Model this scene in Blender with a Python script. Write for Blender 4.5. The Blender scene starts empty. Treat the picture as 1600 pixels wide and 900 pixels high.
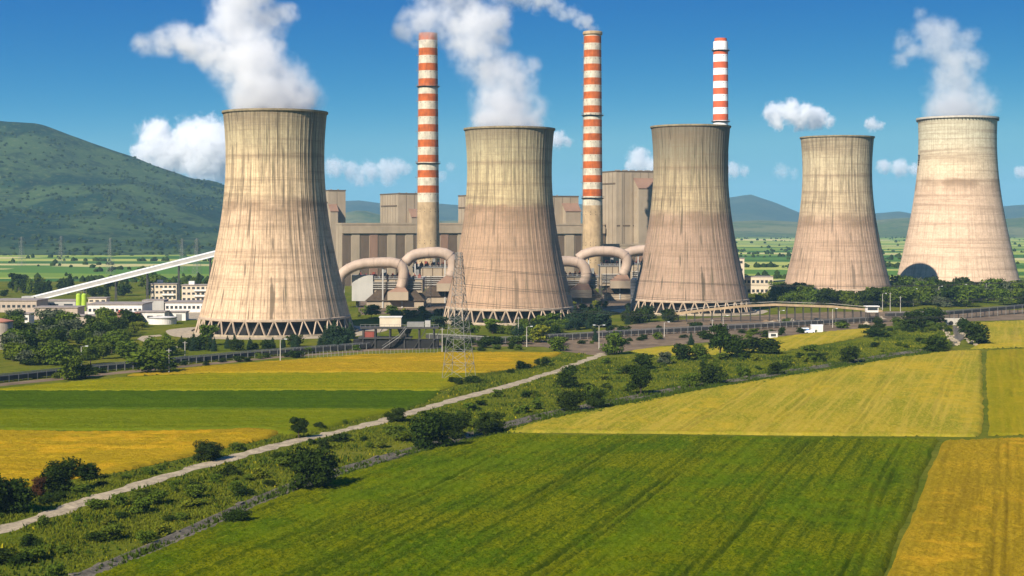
import bpy, bmesh, math, random
import numpy as np
from mathutils import Vector, Matrix, Quaternion

# ------------------------------------------------------------------ camera, sky, sun, exposure
S = bpy.context.scene
C = S.collection
HC, FP, YH = 52.5, 2400.0, 345.0            # camera height (m), focal length (photo px), horizon row (photo px)
cam_d = bpy.data.cameras.new('camera'); cam = bpy.data.objects.new('camera', cam_d); C.objects.link(cam)
cam.location = (0, 0, HC); cam.rotation_euler = (math.radians(90), 0, 0)
cam_d.sensor_width = 36; cam_d.lens = 36*FP/1600; cam_d.shift_y = -(450-YH)/1600
cam_d.clip_start = 1; cam_d.clip_end = 60000
S.camera = cam
SUN_EL, SUN_BEAR = math.radians(36), math.radians(33.2)
SUND = Vector((math.sin(SUN_BEAR)*math.cos(SUN_EL), math.cos(SUN_BEAR)*math.cos(SUN_EL), -math.sin(SUN_EL)))
W = bpy.data.worlds.new('World'); S.world = W; W.use_nodes = True
nt = W.node_tree; nt.nodes.clear()
wo = nt.nodes.new('ShaderNodeOutputWorld'); bg = nt.nodes.new('ShaderNodeBackground')
sky = nt.nodes.new('ShaderNodeTexSky'); sky.sky_type = 'NISHITA'; sky.sun_disc = False
sky.sun_elevation = SUN_EL; sky.sun_rotation = math.radians(180)+SUN_BEAR
sky.altitude = 1800; sky.air_density = 1.0; sky.dust_density = 0.0; sky.ozone_density = 5.0
tc = nt.nodes.new('ShaderNodeTexCoord'); mp = nt.nodes.new('ShaderNodeMapping'); mp.vector_type = 'POINT'
mp.inputs['Scale'].default_value = (1, 1, 4.0)
nt.links.new(tc.outputs['Generated'], mp.inputs['Vector']); nt.links.new(mp.outputs[0], sky.inputs['Vector'])
sep = nt.nodes.new('ShaderNodeSeparateColor'); com = nt.nodes.new('ShaderNodeCombineColor'); nt.links.new(sky.outputs[0], sep.inputs[0])
for ch, (ref, g, out) in enumerate(((1.5, 2.6, 0.5), (2.9, 0.95, 1.8), (5.1, 0.28, 2.65))):     # deep clear summer blue: a per-channel tone curve on the sky
    a_ = nt.nodes.new('ShaderNodeMath'); a_.operation = 'DIVIDE'; a_.inputs[1].default_value = ref; nt.links.new(sep.outputs[ch], a_.inputs[0])
    m_ = nt.nodes.new('ShaderNodeMath'); m_.operation = 'SMOOTH_MIN'; m_.inputs[1].default_value = 1.15; m_.inputs[2].default_value = 0.3; nt.links.new(a_.outputs[0], m_.inputs[0]); a_ = m_
    b_ = nt.nodes.new('ShaderNodeMath'); b_.operation = 'POWER'; b_.inputs[1].default_value = g; nt.links.new(a_.outputs[0], b_.inputs[0])
    c_ = nt.nodes.new('ShaderNodeMath'); c_.operation = 'MULTIPLY'; c_.inputs[1].default_value = out; nt.links.new(b_.outputs[0], c_.inputs[0])
    nt.links.new(c_.outputs[0], com.inputs[ch])
nt.links.new(com.outputs[0], bg.inputs['Color'])
bg.inputs['Strength'].default_value = 0.125
nt.links.new(bg.outputs[0], wo.inputs['Surface'])
sl = bpy.data.lights.new('sun', 'SUN'); sl.energy = 5.0; sl.angle = math.radians(0.5); sl.color = (1.0, 0.92, 0.80)
so = bpy.data.objects.new('sun', sl); C.objects.link(so); so.rotation_euler = SUND.to_track_quat('-Z', 'Y').to_euler()
so.location = (-300, -300, 600)
S.view_settings.view_transform = 'Standard'; S.view_settings.look = 'None'
S.view_settings.exposure = 0.85; S.view_settings.gamma = 1.0; S.view_settings.use_curve_mapping = False
cy = S.cycles
cy.use_denoising = True
cy.max_bounces = 8; cy.diffuse_bounces = 3; cy.glossy_bounces = 2; cy.transmission_bounces = 2
cy.volume_bounces = 6; cy.transparent_max_bounces = 8
cy.volume_step_rate = 1.0; cy.volume_max_steps = 256
cy.caustics_reflective = False; cy.caustics_refractive = False

R = random.Random(7); N = np.random.default_rng(7)

# ------------------------------------------------------------------ helpers
def gp(px, py, z=0.0):
    D = FP*(HC-z)/(py-YH)
    return Vector(((px-800)/FP*D, D, z))
def xz(px, py, D):                                  # point at known distance D
    return Vector(((px-800)/FP*D, D, HC+(YH-py)/FP*D))
def tag(o, label=None, cat=None, group=None, kind=None):
    if label: o['label'] = label
    if cat: o['category'] = cat
    if group: o['group'] = group
    if kind: o['kind'] = kind
    return o
def empty(name, loc=(0,0,0), rz=0):
    o = bpy.data.objects.new(name, None); C.objects.link(o); o.location = loc; o.rotation_euler = (0,0,rz)
    o.empty_display_size = 1
    return o
def link(name, me, mat=None, parent=None, loc=None, rot=None, scale=None):
    if mat is not None and not me.materials: me.materials.append(mat)
    o = bpy.data.objects.new(name, me); C.objects.link(o)
    if parent: o.parent = parent
    if loc is not None: o.location = loc
    if rot is not None: o.rotation_euler = rot
    if scale is not None: o.scale = scale
    return o
def npmesh(name, verts, faces_flat, nper, mat=None, smooth=False):
    me = bpy.data.meshes.new(name)
    verts = np.asarray(verts, dtype=np.float32); f = np.asarray(faces_flat, dtype=np.int32).ravel()
    nf = len(f)//nper
    me.vertices.add(len(verts)); me.vertices.foreach_set('co', verts.ravel())
    me.loops.add(len(f)); me.loops.foreach_set('vertex_index', f)
    me.polygons.add(nf); me.polygons.foreach_set('loop_start', np.arange(0, nf*nper, nper, dtype=np.int32))
    me.polygons.foreach_set('loop_total', np.full(nf, nper, dtype=np.int32))
    if smooth: me.polygons.foreach_set('use_smooth', np.ones(nf, dtype=bool))
    me.update(calc_edges=True); me.validate()
    if mat: me.materials.append(mat)
    return me
class MB:
    def __init__(s): s.v = []; s.f = []
    def add(s, vs, fs):
        b = len(s.v); s.v += [tuple(v) for v in vs]; s.f += [tuple(i+b for i in f) for f in fs]; return s
    def box(s, x0, y0, z0, x1, y1, z1):
        vs = [(x,y,z) for z in (z0,z1) for y in (y0,y1) for x in (x0,x1)]
        return s.add(vs, [(0,2,3,1),(4,5,7,6),(0,1,5,4),(1,3,7,5),(3,2,6,7),(2,0,4,6)])
    def bar(s, a, b, w, h=None):
        a = Vector(a); b = Vector(b); d = (b-a); L = d.length; d.normalize(); h = h or w
        u = d.cross(Vector((0,0,1)))
        if u.length < 1e-3: u = Vector((1,0,0))
        u.normalize(); v = u.cross(d)
        vs = []
        for p in (a, b):
            for (i,j) in ((-1,-1),(1,-1),(1,1),(-1,1)): vs.append(p+u*i*w/2+v*j*h/2)
        return s.add(vs, [(0,1,2,3),(7,6,5,4),(0,4,5,1),(1,5,6,2),(2,6,7,3),(3,7,4,0)])
    def tube(s, pts, r, n=10, caps=True):
        pts = [Vector(p) for p in pts]; rs = r if isinstance(r,(list,tuple)) else [r]*len(pts)
        rings = []; up = None
        for i, p in enumerate(pts):
            t = (pts[min(i+1,len(pts)-1)]-pts[max(i-1,0)]).normalized()
            if up is None:
                up = t.orthogonal().normalized()
            u = (up - t*up.dot(t)).normalized(); up = u; w = t.cross(u)
            rings.append([p+(u*math.cos(2*math.pi*k/n)+w*math.sin(2*math.pi*k/n))*rs[i] for k in range(n)])
        b = len(s.v); s.v += [tuple(q) for r_ in rings for q in r_]
        for i in range(len(pts)-1):
            for k in range(n):
                k2 = (k+1)%n; s.f.append((b+i*n+k, b+i*n+k2, b+(i+1)*n+k2, b+(i+1)*n+k))
        if caps:
            s.f.append(tuple(b+k for k in range(n))[::-1]); s.f.append(tuple(b+(len(pts)-1)*n+k for k in range(n)))
        return s
    def lathe(s, prof, n=48, closed=False):
        b = len(s.v)
        for (r,z) in prof:
            s.v += [(r*math.cos(2*math.pi*k/n), r*math.sin(2*math.pi*k/n), z) for k in range(n)]
        m = len(prof)
        for i in range(m if closed else m-1):
            i2 = (i+1) % m
            for k in range(n):
                k2 = (k+1)%n; s.f.append((b+i*n+k, b+i*n+k2, b+i2*n+k2, b+i2*n+k))
        return s
    def mesh(s, name, mat=None, smooth=False):
        me = bpy.data.meshes.new(name); me.from_pydata(s.v, [], s.f); me.update()
        if smooth:
            for p in me.polygons: p.use_smooth = True
        if mat: me.materials.append(mat)
        return me
    def obj(s, name, mat, parent=None, smooth=False, loc=None, rot=None):
        return link(name, s.mesh(name, mat, smooth), None, parent, loc, rot)

# ------------------------------------------------------------------ materials
class NT:
    def __init__(s, name):
        s.m = bpy.data.materials.new(name); s.m.use_nodes = True; s.t = s.m.node_tree; s.t.nodes.clear()
        s.out = s.t.nodes.new('ShaderNodeOutputMaterial')
    def n(s, typ, **kw):
        nd = s.t.nodes.new(typ)
        for k, v in kw.items(): setattr(nd, k, v)
        return nd
    def L(s, a, b): s.t.links.new(a, b)
    def val(s, sock, v):
        if hasattr(v, 'is_output'): s.L(v, sock)
        else: sock.default_value = v
    def math(s, op, a, b=0.0, c=0.0, clamp=False):
        nd = s.n('ShaderNodeMath', operation=op); nd.use_clamp = clamp
        for i, v in enumerate((a,b,c)): s.val(nd.inputs[i], v)
        return nd.outputs[0]
    def mix(s, fac, a, b, mode='MIX'):
        nd = s.n('ShaderNodeMix', data_type='RGBA', blend_type=mode)
        s.val(nd.inputs['Factor'], fac); s.val(nd.inputs['A'], a if hasattr(a,'is_output') else (*a,1)); s.val(nd.inputs['B'], b if hasattr(b,'is_output') else (*b,1))
        return nd.outputs['Result']
    def noise(s, vec, scale, detail=3, rough=0.55, dist=0.0):
        nd = s.n('ShaderNodeTexNoise'); s.val(nd.inputs['Scale'], scale); nd.inputs['Detail'].default_value = detail
        nd.inputs['Roughness'].default_value = rough; nd.inputs['Distortion'].default_value = dist
        if vec is not None: s.L(vec, nd.inputs['Vector'])
        return nd.outputs['Fac']
    def ramp(s, x, lo, hi):
        nd = s.n('ShaderNodeMapRange'); nd.interpolation_type = 'SMOOTHSTEP'; s.val(nd.inputs['Value'], x)
        nd.inputs['From Min'].default_value = lo; nd.inputs['From Max'].default_value = hi
        return nd.outputs['Result']
    def coord(s, kind='Object'):
        return s.n('ShaderNodeTexCoord').outputs[kind]
    def xyz(s, v):
        nd = s.n('ShaderNodeSeparateXYZ'); s.L(v, nd.inputs[0]); return nd.outputs
    def comb(s, x, y, z):
        nd = s.n('ShaderNodeCombineXYZ')
        for i, v in enumerate((x,y,z)): s.val(nd.inputs[i], v)
        return nd.outputs[0]
    def scale(s, v, sc):
        nd = s.n('ShaderNodeVectorMath', operation='MULTIPLY'); s.L(v, nd.inputs[0]); nd.inputs[1].default_value = sc; return nd.outputs[0]
    def finish(s, col, rough=0.9, spec=0.2, metal=0.0, bump=None, bstr=0.3, bdist=0.1, transl=0.0):
        p = s.n('ShaderNodeBsdfPrincipled'); s.val(p.inputs['Base Color'], col if hasattr(col,'is_output') else (*col,1))
        s.val(p.inputs['Roughness'], rough); p.inputs['Specular IOR Level'].default_value = spec; p.inputs['Metallic'].default_value = metal
        if bump is not None:
            b = s.n('ShaderNodeBump'); b.inputs['Strength'].default_value = bstr; b.inputs['Distance'].default_value = bdist
            s.L(bump, b.inputs['Height']); s.L(b.outputs[0], p.inputs['Normal'])
        sh = p.outputs[0]
        if transl > 0:
            tr = s.n('ShaderNodeBsdfTranslucent'); s.val(tr.inputs['Color'], col if hasattr(col,'is_output') else (*col,1))
            mx = s.n('ShaderNodeMixShader'); mx.inputs[0].default_value = transl
            s.L(sh, mx.inputs[1]); s.L(tr.outputs[0], mx.inputs[2]); sh = mx.outputs[0]
        s.L(sh, s.out.inputs['Surface'])
        return s.m
def plain(name, col, rough=0.8, spec=0.2, metal=0.0, var=0.18, sc=0.4):
    t = NT(name); w = t.coord('Object')
    n1 = t.noise(w, sc, 4); n2 = t.noise(t.scale(w, (1,1,0.12)), sc*4, 3)
    f = t.math('ADD', t.math('MULTIPLY', n1, 0.6), t.math('MULTIPLY', n2, 0.4))
    f = t.ramp(f, 0.3, 0.7)
    c = t.mix(f, tuple(x*(1-var) for x in col), tuple(min(1,x*(1+var)) for x in col))
    return t.finish(c, rough, spec, metal)
def leafmat(name, c1, c2, c3):
    t = NT(name); g = t.n('ShaderNodeNewGeometry'); oi = t.n('ShaderNodeObjectInfo')
    c = t.mix(g.outputs['Random Per Island'], c1, c2)
    c = t.mix(t.math('MULTIPLY', oi.outputs['Random'], 0.7), c, c3)
    return t.finish(c, 0.8, 0.04, transl=0.25)
def tower_mat(name, top, mid, low, stain_z, stain_w, streak, smooth=False, H=104.0, grime=0.3):
    t = NT(name); o = t.coord('Object'); X, Y, Z = t.xyz(o)
    ang = t.math('MULTIPLY', t.math('ARCTAN2', Y, X), 28.0)
    cyl = t.comb(ang, 0.0, Z)
    nb = t.noise(t.scale(cyl, (0.035, 1, 0.09)), 1.0, 4, 0.6)
    zz = t.math('ADD', Z, t.math('MULTIPLY', t.math('SUBTRACT', nb, 0.5), 9.0))
    c = t.mix(t.ramp(zz, stain_z-stain_w, stain_z+stain_w), low, mid)
    c = t.mix(t.ramp(zz, stain_z+10, H-12), c, top)
    # broad horizontal pour bands
    band = t.noise(t.comb(t.math('MULTIPLY', ang, 0.006), 0.0, t.math('MULTIPLY', Z, 0.22)), 1.0, 5, 0.7)
    c = t.mix(t.math('MULTIPLY', t.ramp(band, 0.48, 0.66), 0.62), c, (0.20,0.125,0.075))
    # dark stained belts
    belt = t.math('MULTIPLY', t.ramp(zz, stain_z-13, stain_z-3), t.math('SUBTRACT', 1.0, t.ramp(zz, stain_z-1.5, stain_z+1.5)))
    blot = t.ramp(t.noise(t.scale(cyl, (0.05,1,0.12)), 1.0, 4), 0.35, 0.65)
    c = t.mix(t.math('MULTIPLY', t.math('MULTIPLY', belt, blot), 0.7), c, (0.19,0.115,0.065))
    # pour lifts (thin lines)
    lift = t.math('PINGPONG', Z, 1.1)
    c = t.mix(t.math('MULTIPLY', t.math('SUBTRACT', 1.0, t.ramp(lift, 0.0, 0.16)), 0.16), c, (0.12,0.09,0.06))
    # vertical run-off streaks
    s1 = t.noise(t.comb(t.math('MULTIPLY', ang, 0.75), 0.0, t.math('MULTIPLY', Z, 0.022)), 1.0, 4, 0.7)
    s2 = t.noise(t.comb(t.math('MULTIPLY', ang, 0.25), 5.0, t.math('MULTIPLY', Z, 0.05)), 1.0, 3, 0.6)
    st = t.math('MULTIPLY', t.ramp(s1, 0.50, 0.62), t.ramp(s2, 0.38, 0.60))
    st = t.math('MULTIPLY', st, t.math('ADD', 0.35, t.math('MULTIPLY', t.ramp(Z, 20, H-30), 0.65)))
    c = t.mix(t.math('MULTIPLY', st, streak), c, (0.075,0.062,0.04))
    dn_ = t.noise(t.comb(t.math('MULTIPLY', ang, 0.62), 47.0, t.math('MULTIPLY', Z, 0.014)), 1.0, 2, 0.6); dm_ = t.noise(t.comb(t.math('MULTIPLY', ang, 0.3), 53.0, t.math('MULTIPLY', Z, 0.045)), 1.0, 3, 0.6)
    c = t.mix(t.math('MULTIPLY', t.math('MULTIPLY', t.ramp(dn_, 0.535, 0.60), t.ramp(dm_, 0.46, 0.58)), 0.85*streak*streak), c, (0.055,0.045,0.028))
    w1 = t.noise(t.comb(t.math('MULTIPLY', ang, 0.30), 31.0, t.math('MULTIPLY', Z, 0.018)), 1.0, 3, 0.6)
    c = t.mix(t.math('MULTIPLY', t.math('MULTIPLY', t.ramp(w1, 0.48, 0.66), t.ramp(Z, 12, H*0.8)), 0.55*streak), c, (0.15,0.115,0.065))
    s3 = t.noise(t.comb(t.math('MULTIPLY', ang, 1.6), 9.0, t.math('MULTIPLY', Z, 0.03)), 1.0, 3, 0.6)
    c = t.mix(t.math('MULTIPLY', t.ramp(s3, 0.45, 0.68), 0.40), c, (0.16,0.12,0.08))
    s4 = t.noise(t.comb(t.math('MULTIPLY', ang, 0.9), 14.0, t.math('MULTIPLY', Z, 0.03)), 1.0, 3, 0.6)
    c = t.mix(t.math('MULTIPLY', t.ramp(s4, 0.58, 0.75), 0.55*streak), c, (0.15,0.17,0.07))
    pr_ = 2*math.pi*28/66
    if not smooth:
        rib = t.math('PINGPONG', ang, pr_/2); rn = t.noise(t.comb(t.math('MULTIPLY', ang, 0.5), 21.0, t.math('MULTIPLY', Z, 0.04)), 1.0, 3, 0.6)
        c = t.mix(t.math('MULTIPLY', t.math('SUBTRACT', 1.0, t.ramp(rib, 0.05, 0.30)), t.math('MULTIPLY', t.ramp(rn, 0.35, 0.62), 0.62)), c, (0.11,0.075,0.04))
    wn = t.n('ShaderNodeTexWhiteNoise'); wn.noise_dimensions = '2D'; t.L(t.comb(t.math('FLOOR', t.math('DIVIDE', ang, pr_)), t.math('FLOOR', t.math('DIVIDE', Z, 2.2)), 0.0), wn.inputs['Vector'])
    c = t.mix(t.math('MULTIPLY', t.ramp(wn.outputs['Value'], 0.3, 1.0), 0.16), c, (0.18,0.13,0.08))
    fine = t.noise(o, 0.8, 5, 0.7)
    c = t.mix(t.math('MULTIPLY', t.ramp(fine, 0.35, 0.7), 0.32), c, (0.17,0.125,0.085))
    c = t.mix(t.math('MULTIPLY', t.ramp(zz, H-16, H), grime), c, (0.12,0.10,0.07))
    return t.finish(c, 0.92, 0.15, bump=fine, bstr=0.25, bdist=0.3)
def crop_mat(name, c1, c2, c3, dirv, row=1.0, patch=0.03):
    t = NT(name); w = t.coord('Object'); X, Y, Z = t.xyz(w)
    d = Vector(dirv).normalized(); pe = (-d.y, d.x)
    along = t.math('ADD', t.math('MULTIPLY', X, d.x), t.math('MULTIPLY', Y, d.y))
    acr = t.math('ADD', t.math('MULTIPLY', X, pe[0]), t.math('MULTIPLY', Y, pe[1]))
    rows = t.noise(t.comb(t.math('MULTIPLY', acr, 0.55*row), 0.0, t.math('MULTIPLY', along, 0.012)), 1.0, 4, 0.65)
    big = t.noise(w, patch, 4, 0.55)
    fine = t.noise(w, 1.4, 4, 0.75)
    mid = t.noise(t.comb(t.math('MULTIPLY', acr, 0.20), 3.0, t.math('MULTIPLY', along, 0.05)), 1.0, 4, 0.65)
    c = t.mix(t.ramp(big, 0.38, 0.62), c1, c2)
    c = t.mix(t.math('MULTIPLY', t.ramp(mid, 0.45, 0.62), 0.75), c, c2)
    c = t.mix(t.math('MULTIPLY', t.ramp(rows, 0.46, 0.62), 0.75), c, c3)
    c = t.mix(t.math('MULTIPLY', t.ramp(fine, 0.44, 0.62), 0.85), c, c3)
    f2 = t.noise(t.comb(t.math('MULTIPLY', acr, 0.9), 7.0, t.math('MULTIPLY', along, 0.35)), 1.0, 3, 0.7)
    c = t.mix(t.math('MULTIPLY', t.ramp(f2, 0.5, 0.7), 0.45), c, t.mix(1.0, c2, (1.5,1.45,1.5), 'MULTIPLY'))
    def attr(nm):
        a_ = t.n('ShaderNodeAttribute'); a_.attribute_name = nm; return a_.outputs['Fac']
    drk = t.mix(1.0, c3, (0.55,0.55,0.8), 'MULTIPLY')
    c = t.mix(t.math('MULTIPLY', attr('bare'), 0.55), c, t.mix(1.0, c1, (1.35,1.2,1.3), 'MULTIPLY'))
    c = t.mix(t.math('MULTIPLY', attr('track'), 0.42), c, drk)
    c = t.mix(t.math('MULTIPLY', attr('head'), 0.6), c, t.mix(0.5, c2, (0.09,0.10,0.01)))
    return t.finish(c, 0.9, 0.0, bump=fine, bstr=0.9, bdist=0.35)

M = {}
M['steel'] = plain('grey_steel', (0.20,0.19,0.17), 0.6, 0.3)
M['darksteel'] = plain('dark_steel', (0.045,0.042,0.038), 0.7, 0.25)
M['rustred'] = plain('rust_red', (0.20,0.05,0.035), 0.8)
M['cladding'] = plain('beige_cladding', (0.30,0.235,0.16), 0.75, var=0.16, sc=0.06)
M['claddark'] = plain('brown_cladding', (0.12,0.084,0.054), 0.75, var=0.15, sc=0.08)
M['cladpink'] = plain('rose_brown_cladding', (0.22,0.13,0.085), 0.75, var=0.12, sc=0.1)
M['hopper'] = plain('dark_brown_cladding', (0.055,0.038,0.024), 0.8, var=0.25, sc=0.15)  # darkest brown cladding, for the filter hoppers
M['cladgrey'] = plain('pale_grey_cladding', (0.36,0.34,0.30), 0.75, var=0.12, sc=0.1)
M['duct'] = plain('pinkish_duct', (0.36,0.265,0.195), 0.6, 0.3, var=0.15, sc=0.15)
M['concrete'] = plain('pale_concrete', (0.40,0.36,0.30), 0.9, var=0.2)
M['legc'] = plain('leg_concrete', (0.37,0.28,0.195), 0.9, var=0.2)
M['rimc'] = plain('stained_rim_concrete', (0.22,0.175,0.105), 0.9, var=0.3)
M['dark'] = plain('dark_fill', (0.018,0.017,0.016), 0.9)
M['white'] = plain('white_render', (0.62,0.58,0.52), 0.8, var=0.1)
M['cream'] = plain('cream_render', (0.52,0.43,0.31), 0.8, var=0.1)
M['tanwall'] = plain('tan_render', (0.36,0.29,0.22), 0.8, var=0.15)
M['roofgrey'] = plain('grey_brown_roof', (0.24,0.20,0.17), 0.85, var=0.2)
M['roofred'] = plain('reddish_roof', (0.33,0.14,0.09), 0.85, var=0.2)
M['glass'] = plain('window_glass', (0.03,0.035,0.04), 0.15, 0.5)
M['green'] = plain('lime_paint', (0.30,0.42,0.03), 0.5, 0.4)
M['red'] = plain('red_paint', (0.45,0.04,0.02), 0.5, 0.4)
M['blue'] = plain('blue_paint', (0.03,0.18,0.42), 0.5, 0.4)
M['galv'] = plain('white_metal', (0.66,0.66,0.66), 0.45, 0.4, var=0.08)
M['band_r'] = plain('orange_band', (0.36,0.082,0.014), 0.8, var=0.32, sc=0.25)
M['band_w'] = plain('white_band', (0.46,0.40,0.30), 0.8, var=0.3, sc=0.25)
M['band_w3'] = plain('clean_white_band', (0.78,0.75,0.72), 0.8, var=0.06, sc=0.25)
M['band_r3'] = plain('red_band', (0.52,0.10,0.035), 0.8, var=0.12, sc=0.25)
M['shaft'] = plain('chimney_concrete', (0.34,0.24,0.135), 0.9, var=0.25, sc=0.2)
M['bark'] = plain('bark', (0.07,0.05,0.035), 0.9)
M['gravel'] = plain('gravel', (0.31,0.25,0.17), 0.95, var=0.35, sc=0.5)
M['trackdirt'] = plain('track_dirt', (0.30,0.238,0.15), 0.95, var=0.4, sc=0.35)
M['yard'] = plain('dusty_yard', (0.14,0.095,0.055), 0.95, var=0.4, sc=0.08)
M['canal'] = plain('canal_concrete', (0.105,0.088,0.062), 0.9, var=0.55, sc=0.6)
LEAF = [leafmat('leaf_dark', (0.009,0.022,0.003), (0.038,0.062,0.006), (0.03,0.042,0.004)),
        leafmat('leaf_mid', (0.04,0.075,0.006), (0.11,0.155,0.012), (0.09,0.11,0.008)),
        leafmat('leaf_conifer', (0.012,0.030,0.014), (0.030,0.055,0.022), (0.03,0.05,0.02)),
        leafmat('leaf_yellow', (0.09,0.12,0.01), (0.22,0.21,0.012), (0.12,0.15,0.01)),
        leafmat('leaf_red', (0.05,0.018,0.008), (0.09,0.035,0.012), (0.06,0.04,0.01)),
        leafmat('leaf_grey', (0.06,0.075,0.035), (0.11,0.125,0.06), (0.08,0.09,0.05))]

# ------------------------------------------------------------------ ground
def ground_mat():
    t = NT('rough_grass'); w = t.coord('Object')
    a = t.noise(w, 0.02, 5, 0.6); b = t.noise(w, 0.25, 4, 0.7); f = t.noise(w, 1.6, 3, 0.7)
    c = t.mix(t.ramp(a, 0.35, 0.65), (0.075,0.095,0.006), (0.13,0.125,0.014))
    c = t.mix(t.math('MULTIPLY', t.ramp(b, 0.45, 0.7), 0.8), c, (0.04,0.058,0.005))
    c = t.mix(t.math('MULTIPLY', t.ramp(f, 0.5, 0.75), 0.5), c, (0.13,0.125,0.03))
    return t.finish(c, 0.95, 0.0, bump=f, bstr=0.6, bdist=0.4)
def plain_mat():
    t = NT('patchwork_fields'); w = t.coord('Object'); X, Y, Z = t.xyz(w)
    warp = t.noise(w, 0.0016, 2)
    u = t.math('ADD', t.math('MULTIPLY', X, 0.0030), t.math('MULTIPLY', warp, 0.8))
    v = t.math('ADD', t.math('MULTIPLY', Y, 0.0085), t.math('MULTIPLY', X, 0.0006))
    vo = t.n('ShaderNodeTexVoronoi'); vo.distance = 'CHEBYCHEV'; vo.inputs['Scale'].default_value = 1.0; vo.inputs['Randomness'].default_value = 0.85
    t.L(t.comb(u, v, 0.0), vo.inputs['Vector'])
    r = t.xyz(vo.outputs['Color'])
    cr = t.n('ShaderNodeValToRGB'); cr.color_ramp.interpolation = 'CONSTANT'
    cols = [(0.0,(0.035,0.10,0.010)),(0.22,(0.14,0.21,0.02)),(0.42,(0.25,0.29,0.04)),(0.56,(0.07,0.15,0.015)),(0.72,(0.33,0.34,0.07)),(0.92,(0.44,0.38,0.15))]
    e = cr.color_ramp.elements; e[0].color = (*cols[0][1],1); e[1].position = cols[1][0]; e[1].color = (*cols[1][1],1)
    for p, cc in cols[2:]:
        q = e.new(p); q.color = (*cc,1)
    t.L(r[0], cr.inputs[0])
    n = t.noise(w, 0.02, 4, 0.65)
    c = t.mix(t.math('MULTIPLY', t.ramp(n, 0.4, 0.7), 0.35), cr.outputs[0], (0.09,0.12,0.03))
    return t.finish(c, 0.95, 0.1)
def sheet(name, pts, mat, z, sub=None):
    bm = bmesh.new(); vs = [bm.verts.new((p[0],p[1],z)) for p in pts]; f = bm.faces.new(vs)
    if f.normal.z < 0: f.normal_flip()
    bmesh.ops.triangulate(bm, faces=[f])
    me = bpy.data.meshes.new(name); bm.to_mesh(me); bm.free()
    o = link(name, me, mat); return tag(o, kind='structure')
GY = 1330
sheet('ground', [(-1500,-200),(1500,-200),(1500,GY),(-1500,GY)], ground_mat(), 0)
sheet('farmland', [(-11500,GY),(11500,GY),(11500,11500),(-11500,11500)], plain_mat(), 0)
sheet('side_ground', [(1500,-200),(11500,-200),(11500,GY),(1500,GY)], bpy.data.materials['patchwork_fields'], 0)
sheet('far_side_ground', [(-11500,-200),(-1500,-200),(-1500,GY),(-11500,GY)], bpy.data.materials['patchwork_fields'], 0)

def PX(lst): return [gp(*p) for p in lst]
def yard(name, lst, mat, z): return sheet(name, [(p.x,p.y) for p in PX(lst)], mat, z)
yard('yard', [(560,549),(660,546),(760,541),(850,542),(880,549),(935,556),(985,548),(1030,541),(1205,527),(1365,511),(1480,503),(1700,497),(1700,483),(1450,486),(1300,487),(1100,497),(1000,505),(870,529),(760,534),(640,536),(560,538)], M['yard'], 0.02)
yard('service_road', [(-60,610),(190,584),(430,560),(600,547),(600,545),(430,557),(190,580),(-60,605)], M['yard'], 0.03)
yard('plant_forecourt', [(30,500),(330,500),(330,472),(30,472)], M['gravel'], 0.02)
yard('access_track', [(230,534),(262,538),(285,544),(270,545),(236,538),(214,530),(222,525),(250,523),(254,525),(236,527)], M['gravel'], 0.024)
yard('plant_site', [(560,492),(1010,486),(1010,462),(560,462)], M['yard'], 0.015)

def inside(poly, x, y):
    res = np.zeros(x.shape, bool); n = len(poly)
    for i in range(n):
        x1,y1 = poly[i]; x2,y2 = poly[(i+1)%n]
        c = ((y1>y) != (y2>y)) & (x < (x2-x1)*(y-y1)/((y2-y1) if y2!=y1 else 1e-9)+x1)
        res ^= c
    return res
def edge_near(poly, x, y):
    best = np.full(x.shape, 1e9); bx = x.copy(); by = y.copy(); n = len(poly)
    for i in range(n):
        x1,y1 = poly[i]; x2,y2 = poly[(i+1)%n]; dx, dy = x2-x1, y2-y1
        t = np.clip(((x-x1)*dx+(y-y1)*dy)/(dx*dx+dy*dy+1e-9), 0, 1)
        qx, qy = x1+t*dx, y1+t*dy; d = np.hypot(x-qx, y-qy); m = d < best
        best = np.where(m, d, best); bx = np.where(m, qx, bx); by = np.where(m, qy, by)
    return best, bx, by
def smooth_poly(pts, it=2):
    for _ in range(it):
        out = []
        n = len(pts)
        for i in range(n):
            a = pts[i]; b = pts[(i+1)%n]
            if math.hypot(b[0]-a[0], b[1]-a[1]) > 60 and _ == 0:
                out += [a, (0.97*a[0]+0.03*b[0], 0.97*a[1]+0.03*b[1]), (0.03*a[0]+0.97*b[0], 0.03*a[1]+0.97*b[1])]
            else: out.append(a)
        pts = out
    return pts
def vnoise(x, y, sc, seed):
    g = np.random.default_rng(seed).random((257,257))
    u = (x*sc) % 256; v = (y*sc) % 256
    i = np.floor(u).astype(int); j = np.floor(v).astype(int); fu = u-i; fv = v-j
    fu = fu*fu*(3-2*fu); fv = fv*fv*(3-2*fv)
    return (g[i,j]*(1-fu)*(1-fv)+g[i+1,j]*fu*(1-fv)+g[i,j+1]*(1-fu)*fv+g[i+1,j+1]*fu*fv)
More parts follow.
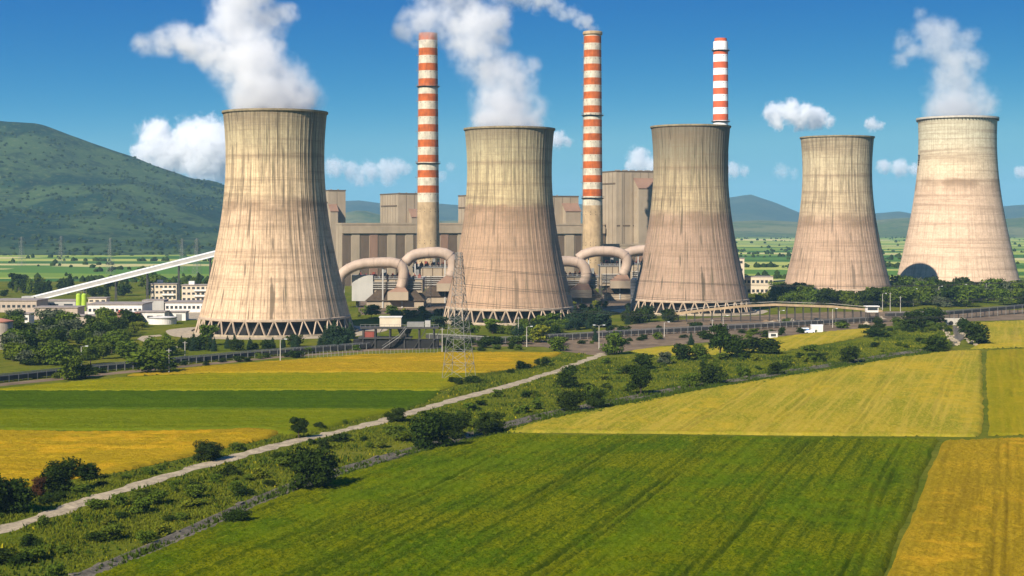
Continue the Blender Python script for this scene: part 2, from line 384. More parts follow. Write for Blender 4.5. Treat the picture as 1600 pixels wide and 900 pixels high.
def field(name, lst, mat, dirv, res, hgt=0.6, tram=18.0, seed=1, tramw=0.5):
    poly = [(p.x,p.y) for p in PX(lst)]
    # densify polygon and wobble so that the margin is uneven
    dp = []
    for i in range(len(poly)):
        a = Vector(poly[i]); b = Vector(poly[(i+1)%len(poly)]); L = (b-a).length; k = max(1,int(L/4))
        for j in range(k): dp.append(a.lerp(b, j/k))
    dpa = np.array([(p.x,p.y) for p in dp]); wob = (vnoise(dpa[:,0]+500, dpa[:,1]+500, 0.15, seed)-0.5)*0.9
    dpa[:,0] += wob; dpa[:,1] += (vnoise(dpa[:,0]+900, dpa[:,1]+500, 0.15, seed+1)-0.5)*0.9
    poly = [tuple(p) for p in dpa]
    d = Vector(dirv).normalized(); ax = np.array([d.x,d.y]); ay = np.array([-d.y,d.x])
    P = np.array(poly); U = P@ax; V = P@ay
    us = np.arange(U.min()-res, U.max()+2*res, res*1.6); vs = np.arange(V.min()-res, V.max()+2*res, res)
    UU, VV = np.meshgrid(us, vs, indexing='ij')
    UU = UU+N.uniform(-.3,.3,UU.shape)*res; VV2 = VV+N.uniform(-.3,.3,VV.shape)*res
    x = (UU*ax[0]+VV2*ay[0]); y = (UU*ax[1]+VV2*ay[1])
    ins = inside(poly, x.ravel(), y.ravel()).reshape(x.shape)
    fin = (ins[:-1,:-1].astype(int)+ins[1:,:-1]+ins[1:,1:]+ins[:-1,1:]) >= 2
    idx = np.arange(x.size).reshape(x.shape)
    F = np.stack([idx[:-1,:-1],idx[1:,:-1],idx[1:,1:],idx[:-1,1:]], -1)[fin]
    used = np.unique(F); remap = np.full(x.size, -1); remap[used] = np.arange(len(used))
    xx = x.ravel()[used]; yy = y.ravel()[used]; ii = ins.ravel()[used]; vv = VV.ravel()[used]; uu = UU.ravel()[used]
    # distance to edge, only for points close to the outline
    dist, qx, qy = edge_near(poly, xx, yy)
    xx = np.where(ii, xx, qx); yy = np.where(ii, yy, qy)
    z = hgt*np.clip(dist/0.8, 0, 1)*ii
    z = z*(0.68+0.64*N.random(len(z))) + 0.25*(vnoise(xx+3000,yy+3000,0.12,seed)-0.5)*(dist>1)
    if tram:
        ph = np.abs(((vv+2.5*(vnoise(xx+2000,yy+2000,0.02,seed+3)-0.5)+7) % tram) - tram/2)
        tr = (np.abs(ph-0.95) < tramw) & (vnoise(uu+900, vv+900, 0.06, seed+4) > 0.22)
        z = np.where(tr & (dist>3), z*0.45, z)
    z = np.maximum(z, 0)+0.04
    me = npmesh(name, np.stack([xx,yy,z],1), remap[F], 4, mat)
    tk_ = (np.clip(1-np.abs(ph-0.95)/(tramw*1.5),0,1)*(dist>2.5)*np.clip((vnoise(uu*0.5+900, vv*3+900, 0.05, seed+4)-0.3)*2.2,0,1) if tram else np.zeros(len(z)))
    bare = np.clip((vnoise(uu*0.35+500, vv*1.4+700, 0.06, seed+8)*0.6+vnoise(uu+500, vv+700, 0.3, seed+9)*0.4-0.60)*6,0,1)
    head = np.clip(1-dist/5,0,1)*vnoise(xx+100,yy+100,0.3,seed+2)
    if len(me.vertices) == len(z):
        for an, av_ in (('track',tk_),('bare',bare),('head',head)):
            at_ = me.attributes.new(an,'FLOAT','POINT'); at_.data.foreach_set('value', av_.astype(np.float32))
    return tag(link(name, me), kind='structure')

GREEN = crop_mat('green_wheat', (0.062,0.102,0.0012), (0.125,0.130,0.0014), (0.026,0.046,0.001), (0.33,1), 1.0, 0.035)
GOLD = crop_mat('gold_wheat', (0.33,0.208,0.010), (0.25,0.172,0.008), (0.17,0.11,0.006), (0.33,1), 1.0, 0.03)
YELL = crop_mat('yellow_green_wheat', (0.29,0.22,0.014), (0.165,0.165,0.008), (0.36,0.26,0.035), (0.33,1), 0.8, 0.02)
OLIV = crop_mat('olive_wheat', (0.21,0.175,0.004), (0.16,0.15,0.003), (0.27,0.20,0.01), (0.3,1), 0.8, 0.02)
GOLDL = crop_mat('gold_strip', (0.35,0.215,0.008), (0.27,0.19,0.006), (0.21,0.135,0.006), (1,0.05), 0.5, 0.03)
PALE = crop_mat('pale_green_strip', (0.165,0.150,0.002), (0.115,0.130,0.002), (0.22,0.19,0.004), (1,0.03), 0.5, 0.02)
DKGR = crop_mat('dark_green_strip', (0.042,0.074,0.001), (0.054,0.088,0.001), (0.030,0.054,0.001), (1,0.03), 0.5, 0.02)
MIDG = crop_mat('mid_green_strip', (0.098,0.118,0.0015), (0.075,0.102,0.0015), (0.125,0.135,0.003), (1,0.03), 0.5, 0.02)
field('green_field', [(-316,1100),(150,903),(270,853),(400,793),(480,762),(560,738),(650,712),(780,681),(1000,684),(1250,687),(1466,689),(1440,745),(1416,810),(1378,905),(1300,1100)], GREEN, (0.33,1), 0.42, 0.7, 21, 3, 0.35)
field('gold_field', [(1475,691),(1600,687),(1900,681),(1900,1100),(1312,1100),(1386,905),(1424,810),(1450,745)], GOLD, (0.33,1), 0.45, 0.65, 20, 4, 0.4)
field('yellow_field', [(785,676),(860,656),(960,637),(1060,617),(1150,602),(1300,578),(1400,561),(1480,550),(1534,549),(1536,600),(1537,670),(1528,683),(1250,681),(1000,678)], YELL, (0.33,1), 0.6, 0.6, 19, 5, 0.4)
field('olive_field', [(1541,549),(1600,547),(1900,541),(1900,675),(1600,680),(1546,682),(1541,600)], OLIV, (0.33,1), 0.7, 0.6, 16, 6)
field('far_yellow_field', [(1528,505),(1600,502),(1900,494),(1900,537),(1600,543),(1515,546),(1545,530)], YELL, (0.33,1), 0.9, 0.6, 16, 7, 0.8)
field('small_yellow_field', [(985,549),(1030,543),(1120,540),(1205,529),(1290,519),(1365,513),(1385,516),(1330,531),(1230,548),(1110,555),(1020,556)], YELL, (1,0.3), 0.9, 0.5, 0, 8)
field('roadside_gold_field', [(-300,691),(0,675),(150,677),(250,676),(400,672),(437,676),(420,685),(330,706),(200,736),(60,758),(0,770),(-300,850)], GOLDL, (1,0.12), 0.55, 0.6, 12, 9, 0.3)
field('gold_strip_field', [(190,588.5),(330,573),(560,556),(700,552),(878,552),(835,573),(760,582.5),(500,582.5),(330,583)], GOLDL, (1,0.02), 0.8, 0.6, 22, 10, 0.4)
field('pale_green_field', [(-300,645),(0,609),(185,592),(330,585),(500,584.5),(755,584.5),(700,607),(690,611),(0,611),(-300,650)], PALE, (1,0.02), 0.8, 0.6, 18, 11, 0.4)
field('dark_green_field', [(-300,652),(0,613),(690,612.5),(670,630),(640,640),(0,641),(-300,672)], DKGR, (1,0.02), 0.7, 0.6, 0, 12)
field('mid_green_field', [(-300,674),(0,642.5),(640,641.5),(600,647),(500,673),(452,681),(400,670),(250,673.5),(0,672.5),(-300,688)], MIDG, (1,0.02), 0.6, 0.6, 15, 13, 0.3)

# ------------------------------------------------------------------ track and canal
def ribbon(name, pts, width, mat, z, profile=None, jit=0.0, seed=5):
    pts = [Vector((p.x,p.y)) for p in pts]; fine = []
    for i in range(len(pts)-1):
        k = max(2, int((pts[i+1]-pts[i]).length/3))
        for j in range(k): fine.append(pts[i].lerp(pts[i+1], j/k))
    fine.append(pts[-1])
    for _ in range(6):
        fine = [fine[0]]+[(fine[i-1]+fine[i]*2+fine[i+1])/4 for i in range(1,len(fine)-1)]+[fine[-1]]
    rr = random.Random(seed); V = []; F = []
    prof = profile or [(-0.5,0),(-0.2,0.03),(0.2,0.03),(0.5,0)]; m = len(prof)
    for i, p in enumerate(fine):
        t = (fine[min(i+1,len(fine)-1)]-fine[max(i-1,0)]).normalized(); nrm = Vector((-t.y,t.x))
        for k,(a,h) in enumerate(prof):
            q = p+nrm*(a*width+(rr.uniform(-jit,jit) if k in (0,m-1) else 0)); V.append((q.x,q.y,z+h))
    for i in range(len(fine)-1):
        for k in range(m-1): F.append((i*m+k, i*m+k+1, (i+1)*m+k+1, (i+1)*m+k))
    me = bpy.data.meshes.new(name); me.from_pydata(V,[],F); me.update()
    for p in me.polygons:
        pass
    bm = bmesh.new(); bm.from_mesh(me); bmesh.ops.recalc_face_normals(bm, faces=bm.faces)
    if sum(f.normal.z for f in bm.faces) < 0: bmesh.ops.reverse_faces(bm, faces=bm.faces)
    bm.to_mesh(me); bm.free()
    return tag(link(name, me, mat), kind='structure'), fine
TRK = PX([(-160,878),(0,828),(100,797),(200,762),(330,724),(450,692),(560,668),(600,657),(700,628),(800,602),(870,580),(920,562),(945,552)])
_, trk = ribbon('track', TRK, 4.3, M['trackdirt'], 0.05, jit=0.9)
DIT = PX([(-260,1075),(150,896),(270,846),(330,818),(400,786),(470,757),(540,735),(640,706),(780,668),(860,647),(960,628),(1060,608),(1150,595),(1300,571),(1400,554),(1478,543),(1500,528),(1496,510)])
# concrete-lined canal: raised lips, sloping sides
_, dit = ribbon('canal', DIT, 3.8, M['canal'], 0.03, profile=[(-0.62,0.05),(-0.5,0.35),(-0.42,0.35),(-0.15,0.04),(0.15,0.04),(0.42,0.42),(0.5,0.42),(0.62,0.05)], jit=0.25, seed=8)
# loose lining slabs along the canal lip
slab = MB().box(-0.9,-0.55,0,0.9,0.55,0.22).mesh('slab', M['canal'])
canal = bpy.data.objects['canal']
for i in range(4, len(dit)-2, 2):
    if R.random() < 0.42:
        t = (dit[i+1]-dit[i]).normalized(); nr = Vector((-t.y,t.x)); p = dit[i]+nr*R.choice((1.8,1.7,1.9,-1.7))
        link('slab', slab, None, canal, (p.x,p.y,0.36), (R.uniform(-.25,.25),R.uniform(-.25,.25),math.atan2(t.y,t.x)+R.uniform(-.2,.2)), (R.uniform(.6,1.1),)*3)

# ------------------------------------------------------------------ hills
def hillmat(name, cols, sc):
    t = NT(name); w = t.coord('Object')
    a = t.noise(w, sc, 5, 0.6); b = t.noise(w, sc*5, 5, 0.7); c_ = t.noise(w, sc*25, 3, 0.7)
    c = t.mix(t.ramp(a, 0.44, 0.56), cols[0], cols[1])
    c = t.mix(t.math('MULTIPLY', t.ramp(b, 0.48, 0.62), 0.8), c, cols[2])
    c = t.mix(t.math('MULTIPLY', t.ramp(c_, 0.52, 0.68), 0.6), c, cols[3])
    return t.finish(c, 0.95, 0.05)
def interp(x, xs, ys): return np.interp(x, xs, ys)
def terrain(name, x0, x1, y0, y1, nx, ny, hf, mat):
    xs = np.linspace(x0,x1,nx); ys = np.linspace(y0,y1,ny); X,Y = np.meshgrid(xs,ys,indexing='ij'); Z = hf(X,Y)
    idx = np.arange(nx*ny).reshape(nx,ny)
    F = np.stack([idx[:-1,:-1],idx[1:,:-1],idx[1:,1:],idx[:-1,1:]],-1).reshape(-1,4)
    me = npmesh(name, np.stack([X,Y,Z],-1).reshape(-1,3), F, 4, mat, True)
    return tag(link(name, me), kind='structure')
def fbm(x, y, sc, seed, o=5):
    s = 0; a = 1; t = 0
    for k in range(o):
        s = s+a*(vnoise(x*1.0+7777, y*1.0+3333, sc*2**k, seed+k)-0.5); t += a; a *= 0.5
    return s/t*2
HILL_D = 3700
hx = [(px-800)/FP*HILL_D for px in (-900,-400,-150,0,60,100,200,280,350,430,520,640)]
hz = [HC+(YH-py)/FP*HILL_D for py in (176,170,172,186,192,205,240,270,297,328,352,379)]
def hillf(X, Y):
    Xr = X*HILL_D/np.maximum(Y,1500)*0.5+X*0.5
    rz = interp(Xr, hx, hz); rz = np.maximum(rz, 0)
    foot = 2330+220*fbm(X, Y*0, 0.0016, 31, 3)
    t = np.clip((Y-foot)/(HILL_D-foot), 0, 1)
    up = t**1.25*(1.0-0.12*np.sin(t*math.pi))
    dn = np.clip(1-(Y-HILL_D)/2200, 0, 1)
    h = rz*np.where(Y<HILL_D, up, dn)
    spur = fbm(X+Y*0.35, Y*0.45, 0.0032, 41, 5)
    h = h*(1+0.55*spur*np.where(Y<HILL_D, np.sin(np.clip(t,0,1)*math.pi), 0.5))+fbm(X,Y,0.012,55,3)*5*np.clip(t*4,0,1)
    return h-2
terrain('hill', -4200, 100, 2000, 5600, 260, 220, hillf, hillmat('hill_scrub_cloud_shade', [(0.005,0.022,0.011),(0.040,0.066,0.020),(0.003,0.011,0.007),(0.095,0.11,0.035)], 0.0036))  # scrub and grass greens, darkened to paint in cloud shadow on the slope
# scrub on the hillside: nobody could count it
def scatter_blobs(name, pos, size, mat, label, cat, squash=0.8):
    n = len(pos); base = np.array([(0,0,1),(.9,0,.35),(.28,.86,.35),(-.73,.53,.35),(-.73,-.53,.35),(.28,-.86,.35),(.6,.44,-.5),(-.23,.7,-.5),(-.75,0,-.5),(-.23,-.7,-.5),(.6,-.44,-.5)])
    fc = np.array([(0,1,2),(0,2,3),(0,3,4),(0,4,5),(0,5,1),(1,6,2),(2,6,7),(2,7,3),(3,7,8),(3,8,4),(4,8,9),(4,9,5),(5,9,10),(5,10,1),(1,10,6)])
    V = base[None]*size[:,None,None]*(0.65+0.7*N.random((n,11,1))); V[:,:,2] *= squash; V += pos[:,None,:]; V[:,:,2] += size[:,None]*0.35
    F = (fc[None]+np.arange(n)[:,None,None]*11).reshape(-1)
    o = link(name, npmesh(name, V.reshape(-1,3), F, 3, mat)); return tag(o, label, cat, kind='stuff')
n = 9000
X = N.uniform(-3600, 0, n); Y = N.uniform(2300, 3800, n)
keep = fbm(X,Y,0.006,77,4) > -0.05
X, Y = X[keep], Y[keep]; Z = hillf(X, Y)
scatter_blobs('hillside_scrub', np.stack([X,Y,Z],1), N.uniform(2.0,5.0,len(X)), LEAF[0], 'dark scrub and small trees dotted over the green hillside', 'scrub')
def ridge(name, D, pts, depth, mat, seed, rough=0.06):
    xs = [(px-800)/FP*D for px,_ in pts]; zs = [HC+(YH-py)/FP*D for _,py in pts]
    def hf(X,Y):
        r = np.maximum(interp(X*D/Y, xs, zs), 0); t = np.clip(1-np.abs(Y-D)/depth, 0, 1)
        return r*(t*t*(3-2*t))**0.8*(1+rough*4*fbm(X,Y,4.0/depth,seed,5)*(1-t*0.6))-4
    terrain(name, min(xs), max(xs), D-depth, D+depth, 240, 60, hf, mat)
ridge('far_hills', 5600, [(-900,352),(300,350),(480,345),(540,331),(565,327),(595,334),(650,346),(720,343),(800,345),(1000,349),(1100,347),(1180,343),(1240,346),(1330,347),(1400,340),(1450,338),(1560,341),(1640,336),(1800,344),(2400,344)], 900,
      hillmat('far_hill_scrub', [(0.06,0.085,0.025),(0.12,0.12,0.05),(0.035,0.055,0.022),(0.14,0.125,0.06)], 0.0022), 91)
ridge('mountains', 8700, [(-900,300),(300,312),(460,316),(560,313),(620,322),(690,318),(760,325),(900,318),(1050,325),(1120,313),(1172,304),(1215,318),(1260,336),(1320,340),(1370,332),(1405,329),(1440,336),(1500,330),(1560,322),(1610,319),(1700,312),(1900,330),(2400,335)], 1500,
      hillmat('mountain_scrub', [(0.02,0.04,0.03),(0.04,0.055,0.035),(0.014,0.03,0.022),(0.05,0.06,0.04)], 0.0016), 92)
# far hedges and trees on the plain
n = 5200
Y = 1340+N.random(n)**1.6*3800; X = N.uniform(-0.38,0.38,n)*Y
line = np.round(Y/170)*170+40*np.sin(X*0.004); Y2 = np.where(N.random(n)<0.72, line+N.normal(0,6,n), Y)
Xc = X+0
keep = (vnoise(X+9000, Y2+9000, 0.012, 5) > 0.55) & ~((Y2>2250)&(X<-100))
scatter_blobs('far_hedgerows', np.stack([Xc[keep],Y2[keep],np.zeros(keep.sum())],1), N.uniform(1.6,4.4,keep.sum()), LEAF[0], 'lines of small dark trees and hedges across the distant plain', 'hedgerow', 1.0)

# ------------------------------------------------------------------ cooling towers
def tower(px, D, rt, zt, b, H, leg, mat, label, nrib=66, ribs=0.10, cornice=False):
    root = empty('cooling_tower', ((px-800)/FP*D, D, 0)); tag(root, label, 'cooling tower')
    rad = lambda z: rt*math.sqrt(1+((z-zt)/b)**2)
    nz = 56; per = 4; na = nrib*per; V = []; F = []
    prof = [0.0, 0.0, ribs, 0.0] if ribs else [0,0,0,0]
    for i in range(nz+1):
        z = leg+(H-leg)*i/nz; r = rad(z)
        for k in range(na):
            a = 2*math.pi*k/na; rr = r+prof[k%per]; V.append((rr*math.cos(a), rr*math.sin(a), z))
    for i in range(nz+1):
        z = leg+(H-leg)*i/nz; r = rad(z)-0.7
        for k in range(na):
            a = 2*math.pi*k/na; V.append((r*math.cos(a), r*math.sin(a), z))
    o2 = (nz+1)*na
    for i in range(nz):
        for k in range(na):
            k2 = (k+1)%na
            F.append((i*na+k, i*na+k2, (i+1)*na+k2, (i+1)*na+k)); F.append((o2+i*na+k2, o2+i*na+k, o2+(i+1)*na+k, o2+(i+1)*na+k2))
    for k in range(na):
        k2 = (k+1)%na
        F.append((k, o2+k, o2+k2, k2)); F.append((nz*na+k, nz*na+k2, o2+nz*na+k2, o2+nz*na+k))
    me = bpy.data.meshes.new('shell'); me.from_pydata(V,[],F); me.update(); me.materials.append(mat)
    link('shell', me, None, root)
    rb = rad(leg)
    MB().lathe([(rb+0.15,leg-0.9),(rb+0.35,leg-0.7),(rb+0.35,leg+0.1),(rb+0.12,leg+0.3),(rb-0.8,leg+0.6),(rb-0.8,leg-0.9)], nrib*2, True).obj('ring_beam', M['legc'], root)
    rtop = rad(H)
    if cornice:
        cr = MB().lathe([(rtop-0.8,H-0.2),(rtop+0.25,H-1.2),(rtop+1.3,H-0.9),(rtop+1.3,H+0.5),(rtop-0.8,H+0.5)], 96, True).obj('cornice', M['concrete'], root)
        bk = MB().box(0,-0.18,-1.0,1.05,0.18,0).mesh('bracket', M['darksteel'])
        for k in range(72):
            a = 2*math.pi*k/72; link('bracket', bk, None, cr, ((rtop+0.15)*math.cos(a),(rtop+0.15)*math.sin(a),H-1.1), (0,0,a))
    else:
        MB().lathe([(rtop-0.8,H-0.5),(rtop+0.38,H-0.9),(rtop+0.62,H-0.6),(rtop+0.62,H+0.25),(rtop-0.8,H+0.25)], 132, True).obj('rim', M['rimc'], root)
    # diagonal columns
    nleg = nrib//2; rg = rb+2.0; legm = None
    for k in range(nleg):
        a0 = 2*math.pi*k/nleg
        for sgn in (-1, 1):
            a1 = a0+sgn*math.pi/nleg*0.92
            A = Vector((rg*math.cos(a0+sgn*0.012), rg*math.sin(a0+sgn*0.012), 0.0)); B = Vector((rb*math.cos(a1), rb*math.sin(a1), leg-0.55))
            if legm is None or True:
                pass
            d = B-A; L = d.length
            if legm is None: legm = MB().box(-0.29,-0.29,0,0.29,0.29,1).mesh('support_leg', M['legc'])
            o = link('support_leg', legm, None, root, A); o.rotation_mode = 'QUATERNION'; o.rotation_quaternion = d.to_track_quat('Z','Y'); o.scale = (1,1,L)
    MB().lathe([(rg+2.2,0.0),(rg+2.2,0.9),(rg+1.7,0.9),(rg+1.7,0.3),(rg-3,0.3)], 72).obj('basin_wall', M['gravel'], root)
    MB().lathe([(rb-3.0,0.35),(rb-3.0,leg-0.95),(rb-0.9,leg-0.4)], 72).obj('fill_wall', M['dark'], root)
    if ribs:   # access ladder up the shell
        ld = MB(); a = math.radians(-38)
        for i in range(40):
            z0 = leg+(H-leg)*i/40; z1 = leg+(H-leg)*(i+1)/40
            for da in (-0.010,0.010): ld.bar((( rad(z0)+.55)*math.cos(a+da),(rad(z0)+.55)*math.sin(a+da),z0), ((rad(z1)+.55)*math.cos(a+da),(rad(z1)+.55)*math.sin(a+da),z1), 0.10)
        ld.obj('ladder', M['darksteel'], root)
    return root
T1M = tower_mat('concrete_first', (0.49,0.40,0.235), (0.68,0.50,0.29), (0.63,0.435,0.27), 62, 4, 0.95, grime=0.45)
T2M = tower_mat('concrete_second', (0.43,0.365,0.215), (0.52,0.41,0.225), (0.40,0.255,0.16), 60, 1.2, 0.8, H=101, grime=0.5)
T3M = tower_mat('concrete_third', (0.215,0.19,0.125), (0.45,0.35,0.20), (0.36,0.24,0.165), 57, 3, 1.0, H=107, grime=0.5)
T4M = tower_mat('concrete_fourth', (0.52,0.43,0.27), (0.53,0.41,0.25), (0.45,0.30,0.20), 56, 6, 0.85, H=109, grime=0.35)
T5M = tower_mat('concrete_fifth', (0.56,0.51,0.36), (0.64,0.51,0.34), (0.62,0.44,0.30), 84, 9, 0.12, True, H=131, grime=0.1)
tower(430, 730, 23.1, 82, 64.3, 104, 7.4, T1M, 'widest looking beige cooling tower beside the white inclined conveyor, dense white steam rising')
tower(796, 812, 22.3, 79, 62.5, 101, 7.4, T2M, 'cooling tower with brown lower half directly behind the lattice pylon')
tower(1079, 890, 21.4, 84, 64.0, 107, 7.4, T3M, 'dark streaked cooling tower without steam in front of a striped chimney')
tower(1308, 1040, 23.0, 86, 66.0, 109, 7.4, T4M, 'streaked cooling tower without steam rising from the tree belt')
tower(1496, 1180, 29.0, 115, 88.5, 131, 8.0, T5M, 'largest smooth pale cooling tower with a cornice ring around its top', 72, 0.0, True)
t5 = [o for o in C.objects if o.name.startswith('cooling_tower')][-1]
dk = MB(); 
for i in range(5): dk.box(-30.2+0.1*(i%2),-1.0-0.2*i,95+i*1.7,-28.7,0.2+0.3*(i%3),96.3+i*1.7)
dk.obj('access_platform', M['darksteel'], t5)
def pad(name, px, D, r, mat, z):
    cx = (px-800)/FP*D; sheet(name, [(cx+r*math.cos(a)*(1+0.04*math.sin(5*a)), D+r*math.sin(a)) for a in [2*math.pi*k/64 for k in range(64)]], mat, z)
for nme, px, D, r in (('gravel_apron',430,730,52),('gravel_apron',796,812,44),('gravel_apron',1079,890,45),('gravel_apron',1308,1040,45),('gravel_apron',1496,1180,55)):
    pad(nme, px, D, r, M['gravel'], 0.045)

# ------------------------------------------------------------------ striped chimneys
def chimney(px, D, ytop, hw_top, hw_bot, bands, plats, label, mr, mw, ycon, cap, ladder=True):
    s = FP/D; root = empty('chimney', ((px-800)/s, D, 0)); tag(root, label, 'chimney', 'striped chimneys')
    zt = HC+(YH-ytop)/s; zy = lambda y: HC+(YH-y)/s
    r0, r1 = hw_bot/s, hw_top/s; rad = lambda z: r0+(r1-r0)*min(1,z/zt)
    def seg(name, za, zb, mat): MB().lathe([(rad(za),za),(rad((za+zb)/2),(za+zb)/2),(rad(zb),zb)], 40).obj(name, mat, root, True)
    zc = zy(ycon); seg('shaft', 0, zc, M['shaft']); cur = zc
    for (ya, yb) in sorted(bands, key=lambda q: -q[0]):          # lowest first
        za, zb = zy(yb), zy(ya)
        if za > cur+0.01: seg('white_band', cur, za, mw)
        seg('red_band', za, zb, mr); cur = zb
    if cur < zt-0.05: seg('white_band', cur, zt, mw)
    if cap == 'crown':
        c = MB().lathe([(rad(zt)-0.5,zt-2.6),(rad(zt)+0.1,zt-2.4),(rad(zt)+1.0,zt-1.4),(rad(zt)+1.0,zt+0.1),(rad(zt)+0.6,zt+0.8),(rad(zt)-0.8,zt+0.8),(rad(zt)-0.8,zt-4)], 40); c.obj('crown', M['shaft'], root)
    if cap == 'flue':
        MB().lathe([(rad(zt)+0.02,zt-0.2),(rad(zt)-0.9,zt+0.2),(rad(zt)-1.0,zt+2.6),(rad(zt)-1.5,zt+2.6),(rad(zt)-1.5,zt-3)], 36).obj('flue_top', mr, root)
    for y in plats:
        z = zy(y); r = rad(z)
        p = MB().lathe([(r-0.1,z-0.9),(r+1.5,z-0.1),(r+1.5,z+0.15),(r-0.1,z+0.15)], 40).obj('gallery', M['darksteel'], root)
        q = MB()
        for k in range(20):
            a = 2*math.pi*k/20; q.bar(((r+1.4)*math.cos(a),(r+1.4)*math.sin(a),z+0.15),((r+1.4)*math.cos(a),(r+1.4)*math.sin(a),z+1.4),0.08)
        q.lathe([(r+1.34,z+1.3),(r+1.46,z+1.3),(r+1.46,z+1.42),(r+1.34,z+1.42)], 40, True); q.obj('railing', M['steel'], p)
    if ladder:
        l = MB(); a = math.radians(186)
        for da in (-0.05,0.05): l.bar(((r0+.5)*math.cos(a+da),(r0+.5)*math.sin(a+da),1),((r1+.5)*math.cos(a+da),(r1+.5)*math.sin(a+da),zt-1),0.14)
        lo = l.obj('ladder', M['steel'], root)
        rest = MB().box(-1.7,-1.0,-0.12,0.2,1.0,0.12).box(-1.7,-1.0,0.12,-1.6,1.0,1.3).mesh('rest_platform', M['steel'])
        for (ya, yb) in bands:
            z = zy(yb); link('rest_platform', rest, None, lo, (rad(z)*math.cos(a), rad(z)*math.sin(a), z))
    vo = MB()
    rows = [zy(yb)-1.2 for (ya,yb) in bands]+[zc*f for f in (0.92,0.89,0.55,0.52,0.34,0.31)]
    for z in rows:
        for k in range(12):
            a = 2*math.pi*(k+0.5)/12; r = rad(z); c_ = Vector((r*math.cos(a), r*math.sin(a), z)); o_ = Vector((math.cos(a), math.sin(a), 0))*0.06
            vo.bar(c_-o_*4, c_+o_, 0.5, 0.5)
    vo.obj('vent_opening', M['dark'], root)
    return root
chimney(669, 1208, 52, 14.6, 18.0, [(52+23.8*k, 63.4+23.8*k) for k in range(11)], [135.5,255.5], 'tall orange and white striped chimney, its top hidden in drifting steam', M['band_r'], M['band_w'], 316, None)
chimney(926, 1200, 51, 13.4, 16.5, [(57+21.7*k, 68+21.7*k) for k in range(12)], [180.5,309.5], 'tall orange and white striped chimney with a concrete crown and blowing smoke', M['band_r'], M['band_w'], 321, 'crown')
chimney(1126, 1242, 65, 11.4, 12.8, [(79.5,85.5)]+[(97+20.4*k,107+20.4*k) for k in range(9)], [79,190], 'clean red and white striped chimney standing behind the dark cooling tower', M['band_r3'], M['band_w3'], 300, 'flue', False)

# ------------------------------------------------------------------ power station buildings
PHI = math.radians(22)
def corner_box(root, name, xl, xc, xr, ytop, D, mat, ybot=None, origin=None):
    s = FP/D; z1 = HC+(YH-ytop)/s; z0 = 0 if ybot is None else HC+(YH-ybot)/s
    a = Vector(((xc-800)/s, D)); rd = Vector((math.cos(PHI), math.sin(PHI))); ld = Vector((-math.sin(PHI), math.cos(PHI)))
    # the perspective shift of the receding ends is solved exactly
    def run(px, d):
        k = (px-800)/FP; return (k*a.y-a.x)/(d.x-k*d.y)
    rl = run(xr, rd); ll = run(xl, ld)
    o0 = Vector(root.location[:2])
    p = [a-o0, a+rd*rl-o0, a+rd*rl+ld*ll-o0, a+ld*ll-o0]
    m = MB().add([(q.x,q.y,z0) for q in p]+[(q.x,q.y,z1) for q in p], [(3,2,1,0),(4,5,6,7),(0,1,5,4),(1,2,6,5),(2,3,7,6),(3,0,4,7)])
    o = m.obj(name, mat, root)
    return dict(p=p, z0=z0, z1=z1, rl=rl, ll=ll, rd=rd, ld=ld, o=o)
def on_face(b, side, u0, u1, z0, z1, proud):
    """a panel proud of the right ('r') or left ('l') visible face; u in metres from the near corner"""
    a = b['p'][0]; d, nrm = (b['rd'], -b['ld']) if side == 'r' else (b['ld'], -b['rd'])
    q = [a+d*u0-nrm*0.1, a+d*u1-nrm*0.1, a+d*u1+nrm*proud, a+d*u0+nrm*proud]
    return [(v.x,v.y,z0) for v in q]+[(v.x,v.y,z1) for v in q]
BF = [(3,2,1,0),(4,5,6,7),(0,1,5,4),(1,2,6,5),(2,3,7,6),(3,0,4,7)]
def parapet(b, root, mat=None, h=0.9):
    m = MB(); p = b['p']
    for i in range(4):
        a, c = p[i], p[(i+1)%4]; m.bar((a.x,a.y,b['z1']+h/2-0.1),(c.x,c.y,b['z1']+h/2-0.1),0.7,h)
    m.obj('parapet', mat or M['claddark'], root)
def seams(b, side, root, step, mat, z0=None, z1=None, w=0.25):
    L = b['rl'] if side == 'r' else b['ll']; k = int(abs(L)/step)
    for i in range(1, k):
        MB().add(on_face(b, side, i*L/k-w/2, i*L/k+w/2, (b['z0'] if z0 is None else z0)+0.3, (b['z1'] if z1 is None else z1)-0.6, 0.14), BF).obj('cladding_seam', mat, root)
def bunker(b, root, side, u0, u1, zb, zt, proud, mat, roofmat):
    d, nrm = (b['rd'], -b['ld']) if side == 'r' else (b['ld'], -b['rd']); a = b['p'][0]
    A, B = a+d*u0, a+d*u1; h = (zt-zb); slope = proud*0.9
    vs = []
    for q in (A, B):
        vs += [(q-nrm*0.1, zb), (q+nrm*proud, zb), (q+nrm*proud, zt-slope), (q-nrm*0.1, zt)]
    V = [(v.x,v.y,z) for v,z in vs]
    o = MB().add(V, [(0,1,2,3),(7,6,5,4),(0,4,5,1),(1,5,6,2),(3,7,4,0)]).obj('bunker', mat, root)
    e = 0.5
    A2, B2 = A-d*e, B+d*e
    R_ = [(A2+nrm*(proud+e), zt-slope-0.35), (B2+nrm*(proud+e), zt-slope-0.35), (B2-nrm*0.05, zt+0.15), (A2-nrm*0.05, zt+0.15)]
    V = [(v.x,v.y,z) for v,z in R_]+[(v.x,v.y,z+0.5) for v,z in R_]
    MB().add(V, BF).obj('bunker_roof', roofmat, o)
